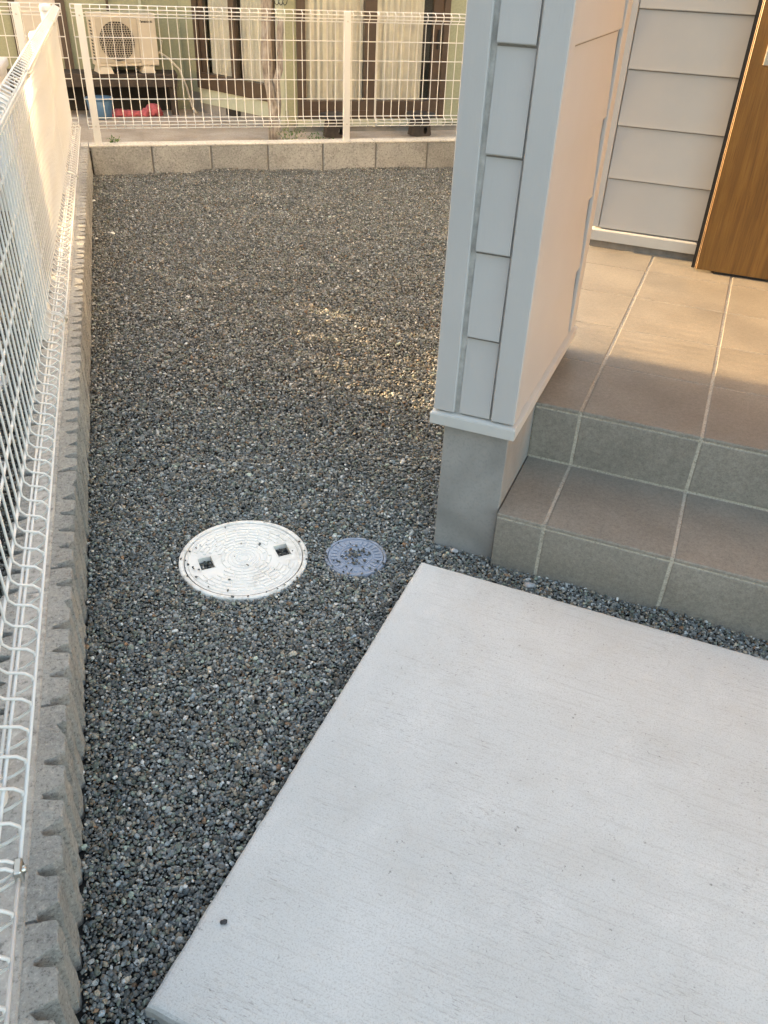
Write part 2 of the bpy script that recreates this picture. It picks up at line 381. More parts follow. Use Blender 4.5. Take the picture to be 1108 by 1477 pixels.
# ------------------------------------------------------------------ gravel (uncountable): points instanced with pebbles
MC = (0.395, 1.722, 0.169); BC = (0.684, 1.658, 0.083)
SLA, SLB0, SLB1, SLA1, SLZ = -0.1693, -1.295, -0.1086, 1.75, 0.036
def pebble_points(x0, x1, y0, y1, sp, keep, zf, top_frac=0.22):
    nx = int((x1-x0)/sp); ny = int((y1-y0)/(sp*0.866))
    X, Y = np.meshgrid(np.arange(nx), np.arange(ny))
    X = x0+(X+0.5*(Y % 2))*sp; Y = y0+Y*sp*0.866
    X = (X+rng.uniform(-.42, .42, X.shape)*sp).ravel(); Y = (Y+rng.uniform(-.42, .42, Y.shape)*sp).ravel()
    k = keep(X, Y); X = X[k]; Y = Y[k]
    Z = np.array([zf(a, b) for a, b in zip(X, Y)])
    n = len(X); s = rng.lognormal(math.log(0.0059), 0.32, n).clip(0.003, 0.017)
    Z = Z + rng.uniform(-.0035, .002, n)
    m = rng.random(n) < top_frac
    Z[m] += 0.0045
    return X, Y, Z, s
def colours(n):
    g = rng.lognormal(math.log(0.155), 0.44, n).clip(0.02, 0.42)
    c = np.stack([g*0.975, g*1.0, g*0.955], 1)
    u = rng.random(n)
    m = u < 0.16; c[m] *= np.array([0.92, 1.0, 1.08])           # blue slate
    m = (u > 0.16) & (u < 0.30); c[m] *= np.array([0.95, 1.04, 0.9])      # green grey
    m = (u > 0.30) & (u < 0.44); c[m] *= np.array([1.2, 1.02, 0.82])     # brown
    m = (u > 0.44) & (u < 0.465); c[m] = np.array([0.20, 0.13, 0.08])*rng.uniform(.5, 1.2, (m.sum(), 1))
    m = u > 0.972; c[m] = np.array([0.56, 0.55, 0.52])*rng.uniform(.6, 1.15, (m.sum(), 1))
    m = (u > 0.925) & (u < 0.972); c[m] = np.array([0.36, 0.345, 0.30])*rng.uniform(.6, 1.1, (m.sum(), 1))
    return c
def gn_pebbles(fine):
    ng = bpy.data.node_groups.new('pebble_scatter', 'GeometryNodeTree')
    ng.interface.new_socket('Geometry', in_out='INPUT', socket_type='NodeSocketGeometry')
    ng.interface.new_socket('Geometry', in_out='OUTPUT', socket_type='NodeSocketGeometry')
    N = ng.nodes; L = ng.links
    gi = N.new('NodeGroupInput'); go = N.new('NodeGroupOutput')
    g2i = N.new('GeometryNodeGeometryToInstance')
    for k in range(7):
        if fine:
            ico = N.new('GeometryNodeMeshIcoSphere'); ico.inputs['Subdivisions'].default_value = 1
        else:
            ico = N.new('GeometryNodeMeshUVSphere'); ico.inputs['Segments'].default_value = 4; ico.inputs['Rings'].default_value = 2
        ico.inputs['Radius'].default_value = 0.56
        sp = N.new('GeometryNodeSetPosition'); nz = N.new('ShaderNodeTexNoise'); nz.noise_dimensions = '4D'
        nz.inputs['Scale'].default_value = 1.5; nz.inputs['Detail'].default_value = 1.5; nz.inputs['W'].default_value = 3.7*k+1
        sub = N.new('ShaderNodeVectorMath'); sub.operation = 'SUBTRACT'; sub.inputs[1].default_value = (.5, .5, .5)
        sc = N.new('ShaderNodeVectorMath'); sc.operation = 'SCALE'; sc.inputs['Scale'].default_value = 0.95
        L.new(nz.outputs['Color'], sub.inputs[0]); L.new(sub.outputs[0], sc.inputs[0]); L.new(sc.outputs[0], sp.inputs['Offset'])
        L.new(ico.outputs['Mesh'], sp.inputs['Geometry'])
        sm = N.new('GeometryNodeSetMaterial'); sm.inputs['Material'].default_value = PEB
        L.new(sp.outputs[0], sm.inputs['Geometry']); 
        ss = N.new('GeometryNodeSetShadeSmooth'); L.new(sm.outputs[0], ss.inputs[0]); ss.inputs['Shade Smooth'].default_value = bool(k % 2)
        L.new(ss.outputs[0], g2i.inputs[0])
    iop = N.new('GeometryNodeInstanceOnPoints'); iop.inputs['Pick Instance'].default_value = True
    L.new(gi.outputs[0], iop.inputs['Points']); L.new(g2i.outputs[0], iop.inputs['Instance'])
    def at(name, ty):
        a = N.new('GeometryNodeInputNamedAttribute'); a.data_type = ty; a.inputs['Name'].default_value = name; return a.outputs[0]
    L.new(at('pick', 'INT'), iop.inputs['Instance Index'])
    er = N.new('FunctionNodeEulerToRotation'); L.new(at('rot', 'FLOAT_VECTOR'), er.inputs[0]); L.new(er.outputs[0], iop.inputs['Rotation'])
    L.new(at('scl', 'FLOAT_VECTOR'), iop.inputs['Scale'])
    rz = N.new('GeometryNodeRealizeInstances'); L.new(iop.outputs[0], rz.inputs[0]); L.new(rz.outputs[0], go.inputs[0])
    return ng
PGN = gn_pebbles(True); PGF = gn_pebbles(False)
def pebble_object(name, X, Y, Z, s, label, dark=1.0, group=None):
    n = len(X); me = bpy.data.meshes.new(name); me.vertices.add(n)
    me.vertices.foreach_set('co', np.stack([X, Y, Z], 1).astype(np.float32).ravel())
    rot = np.stack([rng.normal(0, .45, n), rng.normal(0, .45, n), rng.uniform(0, 6.28, n)], 1)
    scl = np.stack([s*rng.uniform(.95, 1.5, n), s*rng.uniform(.75, 1.15, n), s*rng.uniform(.5, .9, n)], 1)
    c = np.concatenate([colours(n)*dark, np.ones((n, 1))], 1)
    a = me.attributes.new('rot', 'FLOAT_VECTOR', 'POINT'); a.data.foreach_set('vector', rot.astype(np.float32).ravel())
    a = me.attributes.new('scl', 'FLOAT_VECTOR', 'POINT'); a.data.foreach_set('vector', scl.astype(np.float32).ravel())
    a = me.attributes.new('pcol', 'FLOAT_COLOR', 'POINT'); a.data.foreach_set('color', c.astype(np.float32).ravel())
    a = me.attributes.new('pick', 'INT', 'POINT'); a.data.foreach_set('value', rng.integers(0, 7, n).astype(np.int32))
    o = link(name, me, PEB); md = o.modifiers.new('scatter', 'NODES'); md.node_group = group or PGN
    tag(o, label, 'gravel', kind='stuff'); return o
def hab(X, Y):
    dx = X-HO.x; dy = Y-HO.y
    return dx*HX.x+dy*HX.y, dx*HY.x+dy*HY.y
def keep_main(X, Y):
    a, b = hab(X, Y)
    k = ~((a > SLA+0.004) & (a < SLA1) & (b > SLB0+0.004) & (b < SLB1-0.004))
    k &= ~((a > -0.172) & (b > 0.026) & (a < 3)) & ~((a > -0.012) & (b > 0.003))
    k &= ((X-MC[0])**2+(Y-MC[1])**2 > (MC[2]+.001)**2) & ((X-BC[0])**2+(Y-BC[1])**2 > (BC[2]+.001)**2)
    k &= (X > 0.003 - 0.02*((Y-0.72) % 0.069 > 0.045)) & (Y < D-0.003)
    k &= (X < 1.15+Y*0.30) | ((b < 0.01) & (X < 2.1))   # nothing of the yard can be seen further right: the house stands there
    return k
px, py, pz, ps = pebble_points(-0.02, 2.6, -0.25, 2.9, 0.0056, lambda X, Y: keep_main(X, Y) & (rng.random(X.shape) > (Y-1.9)/1.0), gz)
pebble_object('gravel', px, py, pz, ps, 'dark grey crushed gravel round the manhole covers and along the concrete path')
px, py, pz, ps = pebble_points(-0.02, 3.2, 1.9, D, 0.0082, lambda X, Y: keep_main(X, Y) & (rng.random(X.shape) < (Y-1.9)/1.0), gz)
pebble_object('gravel', px, py, pz, ps*1.32, 'grey crushed gravel in the rear of the yard before the plain block wall', 1.0, PGF)
def keep_n(X, Y): return (X < -0.15)
px, py, pz, ps = pebble_points(-0.9, -0.14, 0.3, D, 0.0105, keep_n, lambda x, y: LZ+0.4*gz(x+7, y))
pebble_object('neighbour_gravel', px, py, pz, ps*1.4, 'dark gravel on the far side of the white mesh fence', 0.85, PGF)

# ------------------------------------------------------------------ concrete slab path
def slab_mesh():
    pts = []
    def seg(p, q, n):
        for k in range(n): pts.append((p[0]+(q[0]-p[0])*k/n, p[1]+(q[1]-p[1])*k/n))
    seg((SLA, SLB0), (SLA1, SLB0), 130); seg((SLA1, SLB0), (SLA1, SLB1), 80); seg((SLA1, SLB1), (SLA, SLB1), 130); seg((SLA, SLB1), (SLA, SLB0), 90)
    ca, cb = (SLA+SLA1)/2, (SLB0+SLB1)/2; ha, hb = (SLA1-SLA)/2, (SLB1-SLB0)/2
    bm = bmesh.new(); rings = []
    for z, ins, amp in ((-0.08, 0, 0), (0.0, 0, .0012), (SLZ-0.011, 0.0005, .0016), (SLZ-0.004, 0.0035, .0014), (SLZ-0.001, 0.008, .001), (SLZ, 0.014, .0004)):
        ring = []
        for a, b in pts:
            n1 = mnoise.noise((a*55, b*55, z*60))*amp + max(0, mnoise.noise((a*23, b*23, 7.0))-0.35)*amp*3
            i_ = ins+n1
            ring.append(bm.verts.new((ca+(a-ca)*(1-i_/ha), cb+(b-cb)*(1-i_/hb), z)))
        rings.append(ring)
    n = len(pts)
    for r0, r1 in zip(rings[:-1], rings[1:]):
        for i in range(n): bm.faces.new((r0[i], r0[(i+1) % n], r1[(i+1) % n], r1[i]))
    bm.faces.new(rings[-1])
    return bm_mesh('concrete_path', bm)
slab = link('concrete_path', slab_mesh(), SLAB)
slab.location = HO; slab.rotation_euler = (0, 0, AL); tag(slab, kind='structure')

# ------------------------------------------------------------------ left wall: split-rib blocks
BL = 0.414; RP = BL/6
def rib_block(seed, L=BL-0.004):
    rr = random.Random(seed)
    # plan outline with notches; right side x=0 (tips), left side x=-0.145
    def side():
        pts = []
        for k in range(6):
            y0 = k*RP; w = RP; gx = -0.021-rr.uniform(0, .005)
            tip = rr.uniform(-.002, .0015)
            gx -= 0.009
            pts += [(gx, y0+w*0.03+rr.uniform(0, .003)), (gx-.001, y0+w*0.17), (tip-.014, y0+w*0.26+rr.uniform(-.002, .002)), (tip-.001, y0+w*0.36+rr.uniform(-.004, .003)),
                    (tip, y0+w*0.42), (tip-.001, y0+w*0.65), (tip, y0+w*0.86+rr.uniform(-.003, .003)), (tip-.003, y0+w*0.93), (tip-.020, y0+w*0.975)]
        return [(x, min(max(y, 0.0), L)) for x, y in pts]
    right = side(); left = [(-0.145-x, y) for x, y in side()]
    pl = right + left[::-1]
    zs = [-0.25, -0.03, 0.0, 0.03, 0.06, 0.09, 0.12, 0.15, 0.172, ZT-.0025, ZT]
    bm = bmesh.new(); rings = []
    for zi, z in enumerate(zs):
        ring = []
        for i, (x, y) in enumerate(pl):
            jx = (mnoise.noise((x*70+seed, y*60, z*45))*0.0038 + mnoise.noise((x*200+seed, y*170, z*150))*0.002)
            jy = mnoise.noise((y*70, x*60+seed, z*45))*0.003
            ins = 0.0 if zi < len(zs)-1 else 0.0022
            sx = 1 if x > -0.0725 else -1
            if y < .001 or y > L-.001: jy = 0
            ring.append(bm.verts.new((x+jx*(0.45 if zi > len(zs)-4 else 1.15)-sx*ins, y+jy, z + (rr.uniform(-.001, .001) if ins else 0))))
        rings.append(ring)
    n = len(pl)
    for r0, r1 in zip(rings[:-1], rings[1:]):
        for i in range(n):
            try: bm.faces.new((r0[i], r0[(i+1) % n], r1[(i+1) % n], r1[i]))
            except ValueError: pass
    bm.faces.new(rings[-1])
    bmesh.ops.triangulate(bm, faces=[f for f in bm.faces if len(f.verts) > 4])
    return bm_mesh('block', bm)
lw = empty('block_wall', (0, 0, 0))
tag(lw, 'low grey wall of split rib concrete blocks under the long mesh fence', 'wall')
rbs = [rib_block(s) for s in (1, 2, 3, 4, 5)]
for m_ in rbs: m_.materials.append(RIB)
for k in range(-3, 14):
    y = 0.722+k*BL
    if y > D: break
    o = link('block', rbs[(k*2+3) % 5], None, lw); o.location = (0, y, 0)
    if y+BL > D: o.scale = (1, (D-0.004-y)/(BL-.004), 1)
# mortar filling along the top in lengths
ms = []
y = -0.53
while y < D+0.05:
    y1 = min(y+2.0, D+0.09)
    bm = bmesh.new(); add_box(bm, -0.098, -0.047, y, y1-0.003, ZT-0.02, ZT+0.0035, 0.003)
    link('mortar_strip', bm_mesh('mortar_strip', bm), MORTAR, lw); y = y1
# joints between blocks sit on a recessed core
box('mortar_core', -0.11, -0.035, -0.53, D-0.006, -0.25, ZT-0.006, MORTAR, lw)

# ------------------------------------------------------------------ rear wall: plain blocks
rw = empty('block_wall', (0, D, 0)); tag(rw, 'low wall of plain grey concrete blocks across the end of the gravel yard', 'wall')
bm = bmesh.new(); add_box(bm, 0, 0.390, 0, 0.12, -0.30, ZT-0.008, 0.004)
pb = bm_mesh('block', bm); pb.materials.append(BBLK)
for k in range(-11, 13):
    o = link('block', pb, None, rw); o.location = (0.0115+0.4*k, random.uniform(-.0015, .0015), 0)
box('mortar_core', -4.4, 5.2, 0.010, 0.114, -0.30, ZT-0.012, SHADE_JOINT, rw)
for k in range(-2, 3):
    box('mortar_cap', k*2.0+.002, k*2.0+1.998, -0.002, 0.122, ZT-0.0095, ZT+0.002, CAPM, rw, 0.003)
box('corner_joint', 0.0, 0.0098, -0.004, 0.01, -0.2, ZT-0.03, DARK, rw)

# ------------------------------------------------------------------ mesh fences
WP = 1.99/34
# profile (offset towards the yard, height) of one bent vertical wire
PROF = [(0.004, 0.992), (0.030, 0.978), (0.034, 0.962), (0.026, 0.944), (0.0, 0.926), (0.0, 0.62), (0.0, 0.345),
        (0.010, 0.332), (0.036, 0.325), (0.046, 0.314), (0.044, 0.298), (0.024, 0.284), (0.002, 0.276)]
wv, wf = tube_geo([(o_, 0, z) for o_, z in PROF], 0.0027, 6)
wire_me = mesh('vertical_wire', wv, wf, True); wire_me.materials.append(WHITE)
RAILS = [(0.003, 0.991), (0.0365, 0.970), (0.0295, 0.948), (-0.004, 0.928), (-0.0045, 0.813), (-0.0045, 0.695), (-0.0045, 0.576), (-0.0045, 0.456),
         (-0.0045, 0.343), (0.024, 0.3285), (0.0415, 0.302), (0.001, 0.279)]
RAILS[9] = (0.022, 0.3225); RAILS[10] = (0.0485, 0.306)
hv, hf = tube_geo([(0, 0, 0), (0, 1.99, 0)], 0.0030, 6); rail_me = mesh('horizontal_wire', hv, hf, True); rail_me.materials.append(WHITE)
def fence_panel(root, y0, n=35, rails=RAILS):
    for k in range(n):
        o = link('vertical_wire', wire_me, None, root); o.location = (0, y0+k*WP, 0)
    for (ofs, z) in rails:
        o = link('horizontal_wire', rail_me, None, root); o.location = (ofs, y0-0.002, z); o.scale = (1, ((n-1)*WP+0.004)/1.99, 1)
def clip(root, y, z, x=0.047):
    bm = bmesh.new(); add_box(bm, x-0.004, x+0.007, y-0.012, y+0.012, z-0.013, z+0.011, 0.002)
    c = link('clip', bm_mesh('clip', bm), STEEL, root)
    lathe('bolt', [(0.0, 0.006), (0.004, 0.0055), (0.0055, 0.004), (0.0055, -0.004)], 10, STEEL, c)
    b = c.children[0]; b.location = (x+0.006, y, z); b.rotation_euler = (0, R(90), 0)
# left fence, its local y runs along the wall
lf = empty('mesh_fence', (-0.078, 0, 0)); tag(lf, 'long white wire mesh fence standing on the ribbed block wall', 'fence')
for y0, n in ((0.716-34*WP, 35), (0.722+0.006, 35), (2.735, 35), (4.742, 25)):
    fence_panel(lf, y0, n)
def round_post(root, x, y, h):
    p = lathe('post', [(0.033, ZT), (0.033, h-0.012), (0.0, h-0.012)], 20, WHITE, root, True, (x, y))
    c = lathe('cap', [(0.036, h-0.02), (0.036, h), (0.029, h+0.012), (0.0, h+0.018)], 20, WHITE, p, True, (x, y))
for y, h_ in ((0.945, 0.93), (2.90, 0.93), (4.95, 0.93), (6.06, 0.985)): round_post(lf, -0.040, y, h_)
for y in (0.722, 2.73, 4.735): clip(lf, y, 0.308); clip(lf, y+0.45, 0.966, 0.034)
# rear fence: local x (offset) points to the yard = -y world, local y runs to +x?  rotate by -90 deg: (ofs, along) -> world (along, -ofs)
rf = empty('mesh_fence', (0.0, D+0.075, 0), -math.pi/2); tag(rf, 'white wire mesh fence on the plain block wall before the green house', 'fence')
rf.scale = (1, 1, 1)
def rear_panel(x0, n=35):
    for k in range(n):
        o = link('vertical_wire', wire_me, None, rf); o.location = (0, x0+k*WP, 0)
    for (ofs, z) in RAILS:
        o = link('horizontal_wire', rail_me, None, rf); o.location = (ofs, x0-0.002, z); o.scale = (1, ((n-1)*WP+.004)/1.99, 1)
rear_panel(0.018); rear_panel(2.016); rear_panel(-2.03)
for x in (0.066, 1.79, 3.6, -0.30, -1.7):
    bm = bmesh.new(); add_box(bm, 0.018, 0.052, x-0.0225, x+0.0225, ZT, 0.992, 0.004, 2)
    p = link('post', bm_mesh('post', bm), WHITE, rf)
    for z in (0.30, 0.935):
        b = lathe('bolt', [(0.0, 0.004), (0.005, 0.003), (0.006, 0.0)], 10, STEEL, p); b.rotation_euler = (0, R(90), 0); b.location = (0.0525, x, z)

# ------------------------------------------------------------------ the house (frame a, b, z)
house = empty('house', HO, AL); tag(house, 'grey lap siding house with tiled entrance steps and brown wooden door', 'house')
S1, S2 = 0.1655, 0.3355
COURSE = [0.420, 0.617, 0.812, 1.008, 1.204, 1.400, 1.596, 1.792, 1.988, 2.184, 2.380, 2.576]
FB = 0.722     # rear end of the fin wall
# -- fin wall
fin = box('wing_wall', -0.190, -0.012, 0.014, FB-0.014, 0.40, 2.60, SEAL, house)
def lap_front(name, a0, a1, b, z0, z1, parent, out=0.0075, back=0.006):
    """board facing -b; lower edge stands proud"""
    vs = [(a0,b+back,z0),(a1,b+back,z0),(a1,b-out,z0),(a0,b-out,z0),(a0,b+back,z1),(a1,b+back,z1),(a1,b+0.0012,z1),(a0,b+0.0012,z1)]
    # small bevel on the lower front edge
    bm = bmesh.new(); v = [bm.verts.new(p) for p in vs]
    for f in ((0,1,2,3),(7,6,5,4),(3,2,6,7),(2,1,5,6),(0,3,7,4),(1,0,4,5)): bm.faces.new([v[i] for i in f])
    es = [e for e in bm.edges if all(abs(w.co.y-(b-out)) < 1e-6 for w in e.verts)]
    bmesh.ops.bevel(bm, geom=es, offset=0.002, segments=2, affect='EDGES')
    return link(name, bm_mesh(name, bm), SIDING, parent)
def lap_side(name, b0, b1, a, z0, z1, parent, out=0.0075, back=0.006):
    """board facing +a"""
    vs = [(a-back,b0,z0),(a-back,b1,z0),(a+out,b1,z0),(a+out,b0,z0),(a-back,b0,z1),(a-back,b1,z1),(a-0.0012,b1,z1),(a-0.0012,b0,z1)]
    bm = bmesh.new(); v = [bm.verts.new(p) for p in vs]
    for f in ((0,1,2,3),(7,6,5,4),(3,2,6,7),(2,1,5,6),(0,3,7,4),(1,0,4,5)): bm.faces.new([v[i] for i in f])
    es = [e for e in bm.edges if all(abs(w.co.x-(a+out)) < 1e-6 for w in e.verts)]
    bmesh.ops.bevel(bm, geom=es, offset=0.002, segments=2, affect='EDGES')
    return link(name, bm_mesh(name, bm), SIDING, parent)
for z0, z1 in zip(COURSE, COURSE[1:]+[2.60]):
    box('lap_shade', -0.1383, -0.0627, 0.0112, 0.014, z1-0.0050, z1-0.0031, SHADE_JOINT, fin); box('lap_shade', -0.0135, -0.0113, 0.0617, 0.6338, z1-0.0050, z1-0.0031, SHADE_JOINT, fin)  # dark strips drawn in as the shadow line under each lap
    lap_front('siding_board', -0.1385, -0.0625, 0.0115, z0, z1-0.0051, fin)
    lap_side('siding_board', 0.0615, 0.634, -0.0105, z0, z1-0.0051, fin)
def lprism(name, pts, parent): return prism(name, pts, 0.4195, 2.60, SIDING, parent, 0.0022)
lprism('corner_trim', [(-0.2035, 0), (-0.1505, 0), (-0.1505, 0.013), (-0.189, 0.013), (-0.189, 0.06), (-0.2035, 0.06)], fin)
lprism('corner_trim', [(-0.0575, 0), (0.0, 0), (0.0, 0.058), (-0.0115, 0.058), (-0.0115, 0.013), (-0.0575, 0.013)], fin)
lprism('corner_trim', [(-0.0115, 0.648), (0.0, 0.648), (0.0, FB), (-0.0575, FB), (-0.0575, FB-.013), (-0.0115, FB-.013)], fin)
lprism('corner_trim', [(-0.2035, 0.648), (-0.190, 0.648), (-0.190, FB-.013), (-0.1505, FB-.013), (-0.1505, FB), (-0.2035, FB)], fin)
for z0, z1 in zip(COURSE, COURSE[1:]+[2.60]):      # outer face of the fin, towards the gravel
    box('siding_board', -0.2000, -0.1905, 0.062, 0.645, z0, z1-0.002, SIDING, fin, 0.001)
# drip flashing wrapped round the foot of the fin
def drip(name, a0, a1, b0, b1, z0, z1, parent):
    bm = bmesh.new()
    v = [bm.verts.new(p) for p in ((a0,b0,z0),(a1,b0,z0),(a1,b1,z0),(a0,b1,z0),(a0,b0,z1),(a1,b0,z1),(a1,b1,z1),(a0,b1,z1),
         (a0+.014,b0+.014,z1+.005),(a1-.014,b0+.014,z1+.005),(a1-.014,b1-.014,z1+.005),(a0+.014,b1-.014,z1+.005))]
    for f in ((3,2,1,0),(0,1,5,4),(1,2,6,5),(2,3,7,6),(3,0,4,7),(4,5,9,8),(5,6,10,9),(6,7,11,10),(7,4,8,11),(8,9,10,11)): bm.faces.new([v[i] for i in f])
    bmesh.ops.bevel(bm, geom=bm.edges[:], offset=0.0018, segments=2, affect='EDGES')
    return link(name, bm_mesh(name, bm), FLASH, parent)
drip('drip_flashing', -0.2095, 0.0065, -0.0065, FB+0.012, 0.382, 0.4105, fin)
# -- foundation below the fin
fo = box('foundation', -0.1785, -0.0125, 0.0225, FB-0.012, -0.30, 0.3815, FOUND, house, 0.002)
# -- entrance steps
st = box('entrance_steps', -0.009, 2.6, 0.0022, 0.40, -0.30, S1-0.0018, GROUT, house)
box('step_core', -0.011, 2.6, 0.3225, 1.90, S1-0.003, S2-0.0018, GROUT, st)
box('step_core', -0.162, -0.0112, 0.7235, 1.90, -0.30, S2-0.0035, GROUT, st)
AG = [-0.0095, 0.1129, 0.4279, 0.7429, 1.0579, 1.3729, 1.6879, 2.0029, 2.3179]
GA, GB = 0.0042, 0.0020     # half joint widths
tile_cache = {}
def tile(w, d, h, loc, parent):
    key = (round(w, 4), round(d, 4), round(h, 4))
    if key not in tile_cache:
        bm = bmesh.new(); add_box(bm, 0, w, 0, d, 0, h, 0.0022, 2); me = bm_mesh('tile', bm); me.materials.append(TILE); tile_cache[key] = me
    o = link('tile', tile_cache[key], None, parent); o.location = loc; return o
for i in range(len(AG)-1):
    a0 = AG[i]+(GA if i else 0.0); a1 = AG[i+1]-GA; w = a1-a0
    tile(w, 0.3175, 0.011, (a0, 0.0, S1-0.011), st)                       # first tread
    tile(w, 0.010, 0.205, (a0, 0.0004, S1-0.0155-0.205), st)              # first riser
    tile(w, 0.6558-GB-0.3205, 0.011, (a0, 0.3205, S2-0.011), st)          # second tread
    tile(w, 0.010, S2-0.0155-S1-0.004, (a0, 0.3209, S1+0.004), st)        # second riser
    rows = [0.6558, 0.9783, 1.3106, 1.6400, 1.872]
    for b0, b1 in zip(rows[:-1], rows[1:]):
        if i == 0: continue
        tile(w, b1-b0-2*GB, 0.011, (a0, b0+GB, S2-0.011), st)
for b0, b1 in ((0.9783, 1.3106), (1.3106, 1.64), (1.64, 1.872)):
    tile(AG[1]-GA+0.161, b1-b0-2*GB, 0.011, (-0.161, b0+GB, S2-0.011), st)
prism('tile', [(-0.161, 0.737), (-0.0095, 0.737), (-0.0095, 0.6558+GB), (AG[1]-GA, 0.6558+GB), (AG[1]-GA, 0.9783-GB), (-0.161, 0.9783-GB)], S2-0.011, S2, TILE, st, 0.002)
# -- main wall behind the porch
WB = 1.880
mw = box('main_wall', -0.150, 2.62, WB+0.010, WB+0.14, 0.33, 2.60, SEAL, house)
for z0, z1 in zip(COURSE, COURSE[1:]+[2.60]):
    box('lap_shade', -0.1323, 0.2703, WB-0.0002, WB+0.003, z1-0.0060, z1-0.0041, SHADE_JOINT, mw)  # drawn-in shadow line under the main wall laps
    lap_front('siding_board', -0.1325, 0.2705, WB, z0-0.003, z1-0.0061, mw)
    lap_front('siding_board', 1.25, 2.6, WB, z0-0.003, z1-0.004, mw)
prism('corner_trim', [(-0.163, WB-0.007), (-0.136, WB-0.007), (-0.136, WB+0.012), (-0.1495, WB+0.012), (-0.1495, WB+0.06), (-0.163, WB+0.06)], 0.418, 2.60, SIDING, mw, 0.002)
drip('drip_flashing', -0.168, 0.272, WB-0.018, WB+0.05, 0.366, 0.4075, mw)
box('base_course', -0.158, 2.6, WB+0.004, WB+0.05, S2-0.002, 0.3655, SHADE_JOINT, mw)
# -- door
door = box('door', 0.2885, 1.20, 1.740, 1.782, 0.3465, 2.45, WOOD, house, 0.0015)
box('door_edge', 0.2835, 0.2882, 1.7435, 1.7500, 0.347, 2.45, COPPER, door, 0.001)
box('gasket', 0.2745, 0.2880, 1.7545, 1.790, 0.3475, 2.45, BLACK, door)
box('door_frame', 0.2740, 0.2905, 1.7905, WB+0.012, S2+0.001, 2.50, BLACK, door)
box('frame_trim', 0.2690, 0.2738, 1.7900, WB+0.012, S2+0.001, 2.50, BLACK, door)
box('threshold', 0.36, 1.18, 1.752, 1.872, S2+0.001, 0.3455, BLACK, door)
hp = box('handle_plate', 0.335, 0.398, 1.730, 1.7395, 1.062, 1.52, STEEL, door, 0.003, 2)
tube('door_handle', [(0.367, 1.735, 1.14), (0.367, 1.69, 1.15), (0.367, 1.68, 1.18), (0.367, 1.68, 1.42), (0.367, 1.69, 1.45), (0.367, 1.735, 1.46)], 0.011, STEEL, door, 10)
# -- rest of the house: return wall of the porch, side wall, ceiling and upper storey
for z0, z1 in zip(COURSE, COURSE[1:]+[2.60]):
    box('siding_board', 2.005, 2.03, 0.02, WB-0.008, z0, z1-0.002, BOUNCE, house, 0.001)  # unseen return wall boards, coloured to throw warm light back
box('porch_wall', 2.03, 6.5, 0.0, WB+0.01, -0.3, 2.60, SIDING, house)
box('side_wall', -0.140, 6.5, WB+0.16, 6.5, -0.3, 2.60, SIDING, house)
box('porch_ceiling', -0.21, 6.5, -0.006, 6.5, 2.603, 2.68, SOFF, house)
box('upper_wall', -0.19, 6.5, 0.01, 6.5, 2.682, 5.4, SIDING, house)
prism_pts = [(-0.55, -0.35), (6.9, -0.35), (6.9, 6.9), (-0.55, 6.9)]
bm = bmesh.new()
lo = [bm.verts.new((x, y, 5.402)) for x, y in prism_pts]; l2 = [bm.verts.new((x, y, 5.52)) for x, y in prism_pts]
r0, r1 = bm.verts.new((1.2, 3.275, 6.7)), bm.verts.new((5.2, 3.275, 6.7))
bm.faces.new(lo[::-1])
for i in range(4): bm.faces.new((lo[i], lo[(i+1) % 4], l2[(i+1) % 4], l2[i]))
bm.faces.new((l2[0], l2[1], r1, r0)); bm.faces.new((l2[1], l2[2], r1)); bm.faces.new((l2[2], l2[3], r0, r1)); bm.faces.new((l2[3], l2[0], r0))
link('roof', bm_mesh('roof', bm), ROOFM, house)

# ------------------------------------------------------------------ manhole covers
def arc_block(bm, r0, r1, t0, t1, z0, z1, seg=3, cx=0, cy=0):
    lo = []; hi = []
    for (r, rng_) in ((r0, range(seg+1)), (r1, range(seg, -1, -1))):
        for k in rng_:
            t = t0+(t1-t0)*k/seg
            lo.append(bm.verts.new((cx+r*math.cos(t), cy+r*math.sin(t), z0)))
            # slight taper of the raised pad
            rr = r+(0.0012 if r == r0 else -0.0012)
            hi.append(bm.verts.new((cx+rr*math.cos(t), cy+rr*math.sin(t), z1)))
    n = len(lo); bm.faces.new(hi)
    for i in range(n): bm.faces.new((lo[i], lo[(i+1) % n], hi[(i+1) % n], hi[i]))
mh = empty('manhole_cover', (MC[0], MC[1], -0.0035), R(8)); tag(mh, 'large round white manhole cover with two square finger holes set in gravel', 'manhole cover')
RM = MC[2]
lathe('rim', [(RM-0.014, 0.002), (RM-0.0125, 0.0075), (RM-0.010, 0.009), (RM-0.002, 0.009), (RM, 0.006), (RM, -0.06)], 96, COVW, mh)
# lid with two square pockets: annular grid cut by boxes
HOLES = [(-0.098, 0.012), (0.104, -0.006)]
bm = bmesh.new(); c = bmesh.ops.create_circle(bm, cap_ends=True, segments=96, radius=RM-0.0155)
hs = 0.0195
for f in bm.faces[:]: bm.faces.remove(f)
outer = [v for v in bm.verts]
edges = [e for e in bm.edges]
rims = []
for hx_, hy_ in HOLES:
    q = [bm.verts.new((hx_+sx*hs*0.95, hy_+sy*hs*1.3, 0)) for sx, sy in ((-1,-1),(1,-1),(1,1),(-1,1))]
    edges += [bm.edges.new((q[i], q[(i+1) % 4])) for i in range(4)]; rims.append(q)
bmesh.ops.triangle_fill(bm, use_beauty=True, use_dissolve=False, edges=edges)
for v in bm.verts: v.co.z = 0.006
for q in rims:      # pocket walls
    d_ = [bm.verts.new((v.co.x, v.co.y, -0.010)) for v in q]
    for i in range(4): bm.faces.new((q[i], q[(i+1) % 4], d_[(i+1) % 4], d_[i]))
lid = link('lid', bm_mesh('lid', bm), COVW, mh)
